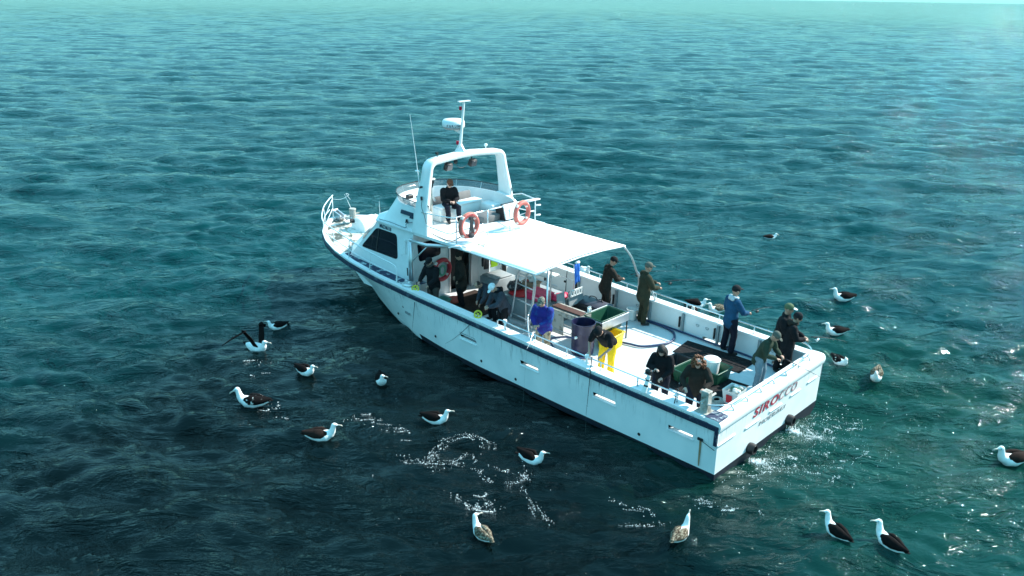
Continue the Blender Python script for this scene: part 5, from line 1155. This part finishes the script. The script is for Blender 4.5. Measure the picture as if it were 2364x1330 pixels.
# ------------------------------------------------------------ birds
BW = mat('feather_white', (.80, .82, .80), .7, var=.05, vscale=12, bump=.25, bscale=40); BDK = mat('feather_dark', (.007, .005, .005), .9, spec=.1, var=.4, vscale=20, bump=.4, bscale=45)
BMO = mat('feather_mottled', (.060, .042, .028), .9, spec=.1, vscale=22, col2=(.34, .30, .22), thr=(.46, .62), bump=.4, bscale=45); BBR = mat('feather_brown', (.020, .012, .010), .9, spec=.1, var=.4, vscale=18); BIL = mat('bill_pale', (.55, .48, .40), .45, var=.1); BPW = mat('feather_pied', (.008, .006, .006), .9, spec=.1, vscale=9, col2=(.62, .60, .55), thr=(.60, .66))
def surf(x, y):
    X = np.array([x], float); Y = np.array([y], float)
    z, dx, dy = sea(X, Y)
    for _ in range(3): z, dx, dy = sea(np.array([x]) + dx, np.array([y]) + dy)
    return float(z[0])
def albatross(label, x, y, hdg, look=0, s=1.0, wm=BDK, neck=1.0, pitch=0, up=0.0, tail=None):
    """neck: 1 upright, 0 tucked; look: head turned left(+) / right(-); up: how far the wings are lifted"""
    z0 = surf(x, y); rnd = random.Random(int(abs(x * 100)))
    b = MB()
    b.cap([(-.34, 0, .10), (-.22, 0, .09), (-.02, 0, .065), (.15, 0, .08), (.24, 0, .13)], [.05, .115, .168, .160, .110], 16, flat=.88, wdir=(0, 1, 0))
    hz = .235 + .15 * neck; hx = .27 + .04 * neck
    b.cap([(.24, 0, .12), (.30, 0, .20), (hx + .02, 0, hz - .06), (hx + .03, 0, hz)], [.105, .080, .062, .056], 12)
    lk = R(look); hd = Vector((math.cos(lk) * math.cos(R(pitch)), math.sin(lk) * math.cos(R(pitch)), math.sin(R(pitch)))); hc = Vector((hx + .03, 0, hz + .01)) + hd * .02
    b.ell(hc, (.062, .052, .050), 12, 8, rot=(0, -pitch, look)); b.cap([hc + hd * .03, hc + hd * .075], [.040, .026], 8)
    o = b.build('albatross', BW, None, smooth=True); o.location = (x, y, z0); o.rotation_euler = (0, 0, R(hdg)); s *= .93; o.scale = (s, s, s); tag(o, label, 'seabird', 'albatrosses round the boat'); soften(o, .014, 0, 2)
    m = MB(); m.cap([hc + hd * .06, hc + hd * .13, hc + hd * .175 - Vector((0, 0, .004)), hc + hd * .19 - Vector((0, 0, .022))], [.020, .015, .015, .008], 8); m.build('bill', BIL, o, smooth=True)
    m = MB(); sd = hd.cross(Vector((0, 0, 1))).normalized()
    for q in (1, -1): m.ell(hc + hd * .035 + sd * q * .046 + Vector((0, 0, .010)), (.012, .008, .008), 7, 5)
    m.build('eye', BDK, o)
    if up < .3:
        for q in (1, -1):
            m = MB(); zz = .150 + up * .3
            m.cap([(.14, q * .088, .160), (.04, q * .100, zz + .012), (-.12, q * .086, zz + .008), (-.26, q * .050, .150 + up * .4), (-.42, q * .016, .165 + up * .5)], [.068, .118, .114, .078, .024], 12, flat=[.55, .62, .60, .6, .7], wdir=(0, .62, -q * .78)); w = m.build('wing', wm, o, smooth=True)
    else:
        for q in (1, -1):
            m = MB(); m.cap([(.10, q * .09, .14), (.03, q * .20, .42), (-.06, q * .30, .62)], [.10, .10, .085], 10, flat=.22, wdir=(1, 0, 0)); m.cap([(-.06, q * .30, .62), (-.22, q * .52, .50), (-.42, q * .72, .32)], [.085, .075, .03], 10, flat=.2, wdir=(1, 0, .4)); m.build('wing', wm, o, smooth=True)
    m = MB(); m.cap([(-.33, 0, .115), (-.40, 0, .12), (-.45, 0, .13)], [.05, .055, .035], 10, flat=.25, wdir=(0, 1, 0)); m.build('tail', tail or wm, o, smooth=True)
    return o
BL = [
 ('floating white-bodied albatross with dark wings, farthest out off the port bow', 13.34, 4.79, 70, -40, .80, BDK, .6, 0, .10),
 ('albatross raising its dark wings on the water off the port side', 12.21, 6.09, 195, 15, 1.12, BDK, .45, 0, 1.0),
 ('dark-backed albatross behind the big white one, tail towards the left of the picture', 9.94, 5.93, 195, 10, .88, BDK, .55, 0, .12),
 ('dark-backed albatross facing the viewer close under the port bow', 8.31, 4.71, 150, 55, .88, BDK, .8, 0, .05),
 ('large white albatross with dark pied wings and lowered bill, facing left', 9.58, 7.59, 42, 10, 1.12, BPW, 1.0, -28, .0),
 ('albatross with brown-black wings swimming to the right below the large white one', 7.01, 7.33, 226, 0, 1.0, BBR, .85, -5, .05),
 ('dark-backed albatross alone amid the dark water halfway along the hull', 5.82, 4.99, 212, 10, .92, BDK, .85, 3, .10),
 ('dark-backed albatross with its tail cocked up, above the ring of foam', 3.17, 4.53, 195, 25, .86, BDK, .9, 0, .26),
 ('mottled buff albatross at the bottom of the view, head turned right', 2.04, 7.01, -10, -100, .84, BMO, 1.0, 4, .0),
 ('mottled albatross at the bottom of the view with its bill pointed upwards', -.69, 4.66, -85, 10, .82, BMO, .9, 50, .0),
 ('dark-backed albatross at lower right, the left one of the two swimming away', -2.61, 2.36, -22, 68, .88, BDK, 1.0, 5, .0),
 ('dark-backed albatross at lower right, the right one of the two swimming away', -3.43, 1.99, -20, 66, .92, BDK, 1.0, 5, .0),
 ('white albatross with brown wings cut by the right edge of the view', -4.15, -3.10, 55, 0, 1.1, BBR, .9, -8, .04),
 ('pale albatross with tan half-opened wings just beyond the stern corner', -.54, -4.70, 105, 10, .90, BMO, .7, 0, .26),
 ('albatross preening with its head laid back, next to the starboard stern corner', .51, -4.82, 150, 150, .88, BPW, .35, 0, .05),
 ('white albatross with a long dark back off the starboard quarter', 1.46, -6.78, 48, 0, .95, BDK, .75, 0, .0),
 ('big white albatross floating farthest off the starboard quarter', 2.64, -10.07, 48, 0, 1.05, BDK, .95, 0, .04),
 ('small brownish seabird floating alone far beyond the awning', 7.89, -14.98, -135, 0, .75, BBR, .4, -20, .0),
 ('albatross with dark wings half lifted beside the starboard rail', 5.83, -6.11, 225, 0, .95, BDK, .45, 0, .24),
 ('white albatross with tan wings close to the starboard rail left of the blue jacket', 4.89, -5.85, 62, 0, .92, BMO, .7, 0, .05),
 ('white albatross seen beyond the rail next to the hanging blue towel', 10.38, -5.88, 150, 30, .95, BW, 1.0, 0, .0),
 ('albatross showing only a white head above the starboard rail', 5.35, -5.15, 120, 20, .85, BDK, 1.0, 0, .0)]
for a in BL: albatross(*a)
m = MB(); m.cap([(-.15, 0, 0), (.15, 0, 0)], [.04, .05], 8)
for q in (1, -1): m.cap([(0, q * .03, .02), (-.05, q * .35, .16), (-.12, q * .7, .05)], [.07, .06, .02], 8, flat=.25, wdir=(1, 0, 0))
o = m.build('flying_seabird', BDK, None, smooth=True); o.location = (52.0, 17.0, 2.2); tag(o, 'tiny dark seabird flying low over the sea far to the left', 'seabird')

# ------------------------------------------------------------ foam
def make_foam():
    rnd = random.Random(5); pts = []
    def sp(x, y, r, h=.004): pts.append((x, y, r, h))
    def cloud(cx, cy, sx, sy, n, r0, r1, h=.005, ang=0):
        for _ in range(n):
            u, v = rnd.gauss(0, 1) * sx, rnd.gauss(0, 1) * sy; c, s = math.cos(R(ang)), math.sin(R(ang)); sp(cx + u * c - v * s, cy + u * s + v * c, rnd.uniform(r0, r1) * rnd.uniform(.5, 1), h * rnd.uniform(.6, 1.6))
    def ring(cx, cy, a, b, n, w, t0=0, t1=360, r=.013, ang=0):
        for _ in range(n):
            t = R(rnd.uniform(t0, t1)); k = 1 + rnd.gauss(0, w); k *= 1 + .18 * math.sin(3 * t + cx * 7) + .08 * math.sin(7 * t + cy * 5); u, v = math.cos(t) * a * k, math.sin(t) * b * k; c, s = math.cos(R(ang)), math.sin(R(ang)); sp(cx + u * c - v * s, cy + u * s + v * c, r * rnd.uniform(.35, 1.3))
    for y in (.95, -.84):
        cloud(-.24, y, .08, .06, 150, .005, .020, .03); cloud(-.45, y - .15, .22, .26, 330, .003, .011); cloud(-.8, y - .3, .45, .6, 380, .003, .009)
    cloud(-.14, 0, .06, 1.2, 60, .008, .02); cloud(-.4, -2.3, .35, .5, 70, .006, .018); cloud(-.45, 1.9, .3, .5, 60, .006, .018); cloud(-1.6, -1.5, .9, 1.4, 90, .006, .016)
    lace = []
    def ribbon(cx, cy, a, b, ang, t0, t1, wob, wd):
        n = max(5, int(abs(t1 - t0) / 9)); P = []; f1, f2, p1, p2 = rnd.uniform(2, 5), rnd.uniform(7, 12), rnd.uniform(0, 6), rnd.uniform(0, 6)
        for k in range(n + 1):
            t = R(t0 + (t1 - t0) * k / n); q = 1 + wob * math.sin(f1 * t + p1) + wob * .5 * math.sin(f2 * t + p2); u, v = math.cos(t) * a * q, math.sin(t) * b * q
            c, s = math.cos(R(ang)), math.sin(R(ang)); P.append((cx + u * c - v * s, cy + u * s + v * c, wd * (.25 + rnd.random() ** 2) * math.sin(math.pi * (k + .4) / (n + .8))))
        lace.append(P)
    for (a, b, n, w, t0, t1, cx, cy, ang) in ((.75, .5, 15, .06, 200, 420, 4.35, 5.35, 40), (.8, .5, 12, .07, 20, 190, 4.8, 5.8, 40), (.55, .25, 9, .10, 0, 360, 3.1, 5.35, 30), (.9, .28, 8, .08, 0, 180, 2.25, 5.25, -30), (.6, .3, 7, .1, 90, 300, .6, 4.6, 20), (.5, .25, 5, .12, 0, 220, 2.9, 6.35, 10)):
        for _ in range(n):
            s0 = rnd.uniform(t0, t1 - 25); ribbon(cx + rnd.gauss(0, .05), cy + rnd.gauss(0, .04), a * rnd.uniform(.85, 1.12), b * rnd.uniform(.85, 1.12), ang, s0, s0 + rnd.uniform(14, 42), .07, .011)
        ring(cx, cy, a, b, int(n * 7), w * 1.6, t0, t1, r=.010, ang=ang)
    for y in (.95, -.84):
        for _ in range(12): ribbon(-.30 - abs(rnd.gauss(0, .35)), y - .1 + rnd.gauss(0, .28), rnd.uniform(.05, .14), rnd.uniform(.03, .08), rnd.uniform(0, 180), rnd.uniform(0, 200), rnd.uniform(120, 330), .25, .010)
    for _ in range(22): ribbon(rnd.uniform(-1.9, -.2), rnd.uniform(-2.9, 2.6), rnd.uniform(.08, .3), rnd.uniform(.04, .12), rnd.uniform(20, 70), rnd.uniform(0, 200), rnd.uniform(80, 240), .25, .008)
    for _ in range(9): ribbon(2.75 + rnd.gauss(0, .2), 6.45 + rnd.gauss(0, .12), .15, .08, 30, rnd.uniform(0, 180), rnd.uniform(100, 260), .2, .008)
    for (cx, cy, n) in ((7.05, 6.1, 7), (6.2, 5.9, 6), (9.2, 7.35, 6), (11.4, 6.6, 4), (-.5, 3.15, 9)):
        for _ in range(n): ribbon(cx + rnd.gauss(0, .3), cy + rnd.gauss(0, .12), rnd.uniform(.08, .25), .05, 40, rnd.uniform(0, 180), rnd.uniform(90, 240), .2, .007)
        cloud(cx, cy, .35, .12, n * 2, .005, .012, ang=35)
    cloud(2.75, 6.45, .22, .18, 26, .006, .018)
    for _ in range(26): sp(rnd.uniform(-4.5, 8), rnd.uniform(2.9, 8), rnd.uniform(.006, .014))
    for Lc in lace:      # bubbles strung along each strand
        for (x0, y0, w0), (x1, y1, w1) in zip(Lc, Lc[1:]):
            m = 3 + int(w0 * 260)
            if rnd.random() < .22: continue
            for _ in range(m): u = rnd.random(); sp(x0 + (x1 - x0) * u + rnd.gauss(0, .010), y0 + (y1 - y0) * u + rnd.gauss(0, .010), rnd.uniform(.003, .006) + w0 * .5 * rnd.random())
    P = np.array(pts); X, Y = P[:, 0].copy(), P[:, 1].copy(); z, dx, dy = sea(X, Y)
    for _ in range(3): z, dx, dy = sea(P[:, 0] + dx, P[:, 1] + dy)
    mb = MB()
    for (x, y, r, h), zz in zip(pts, z):
        k = 6; a0 = rnd.uniform(0, 6); vs = [(x + r * rnd.uniform(.6, 1.3) * math.cos(a0 + 2 * math.pi * i / k) * 1.0, y + r * rnd.uniform(.6, 1.3) * math.sin(a0 + 2 * math.pi * i / k), zz - .008) for i in range(k)]
        top = [(x + (a - x) * .6, y + (b - y) * .6, zz + h) for a, b, c in vs]
        mb.add(vs + top + [(x, y, zz + h * 1.3)], [[i, (i + 1) % k, k + (i + 1) % k, k + i] for i in range(k)] + [[k + i, k + (i + 1) % k, 2 * k] for i in range(k)])
    o = mb.build('sea_foam', mat('foam', (.82, .86, .85), .6, var=.04), None, smooth=True, fix=False); o['kind'] = 'stuff'
make_foam()
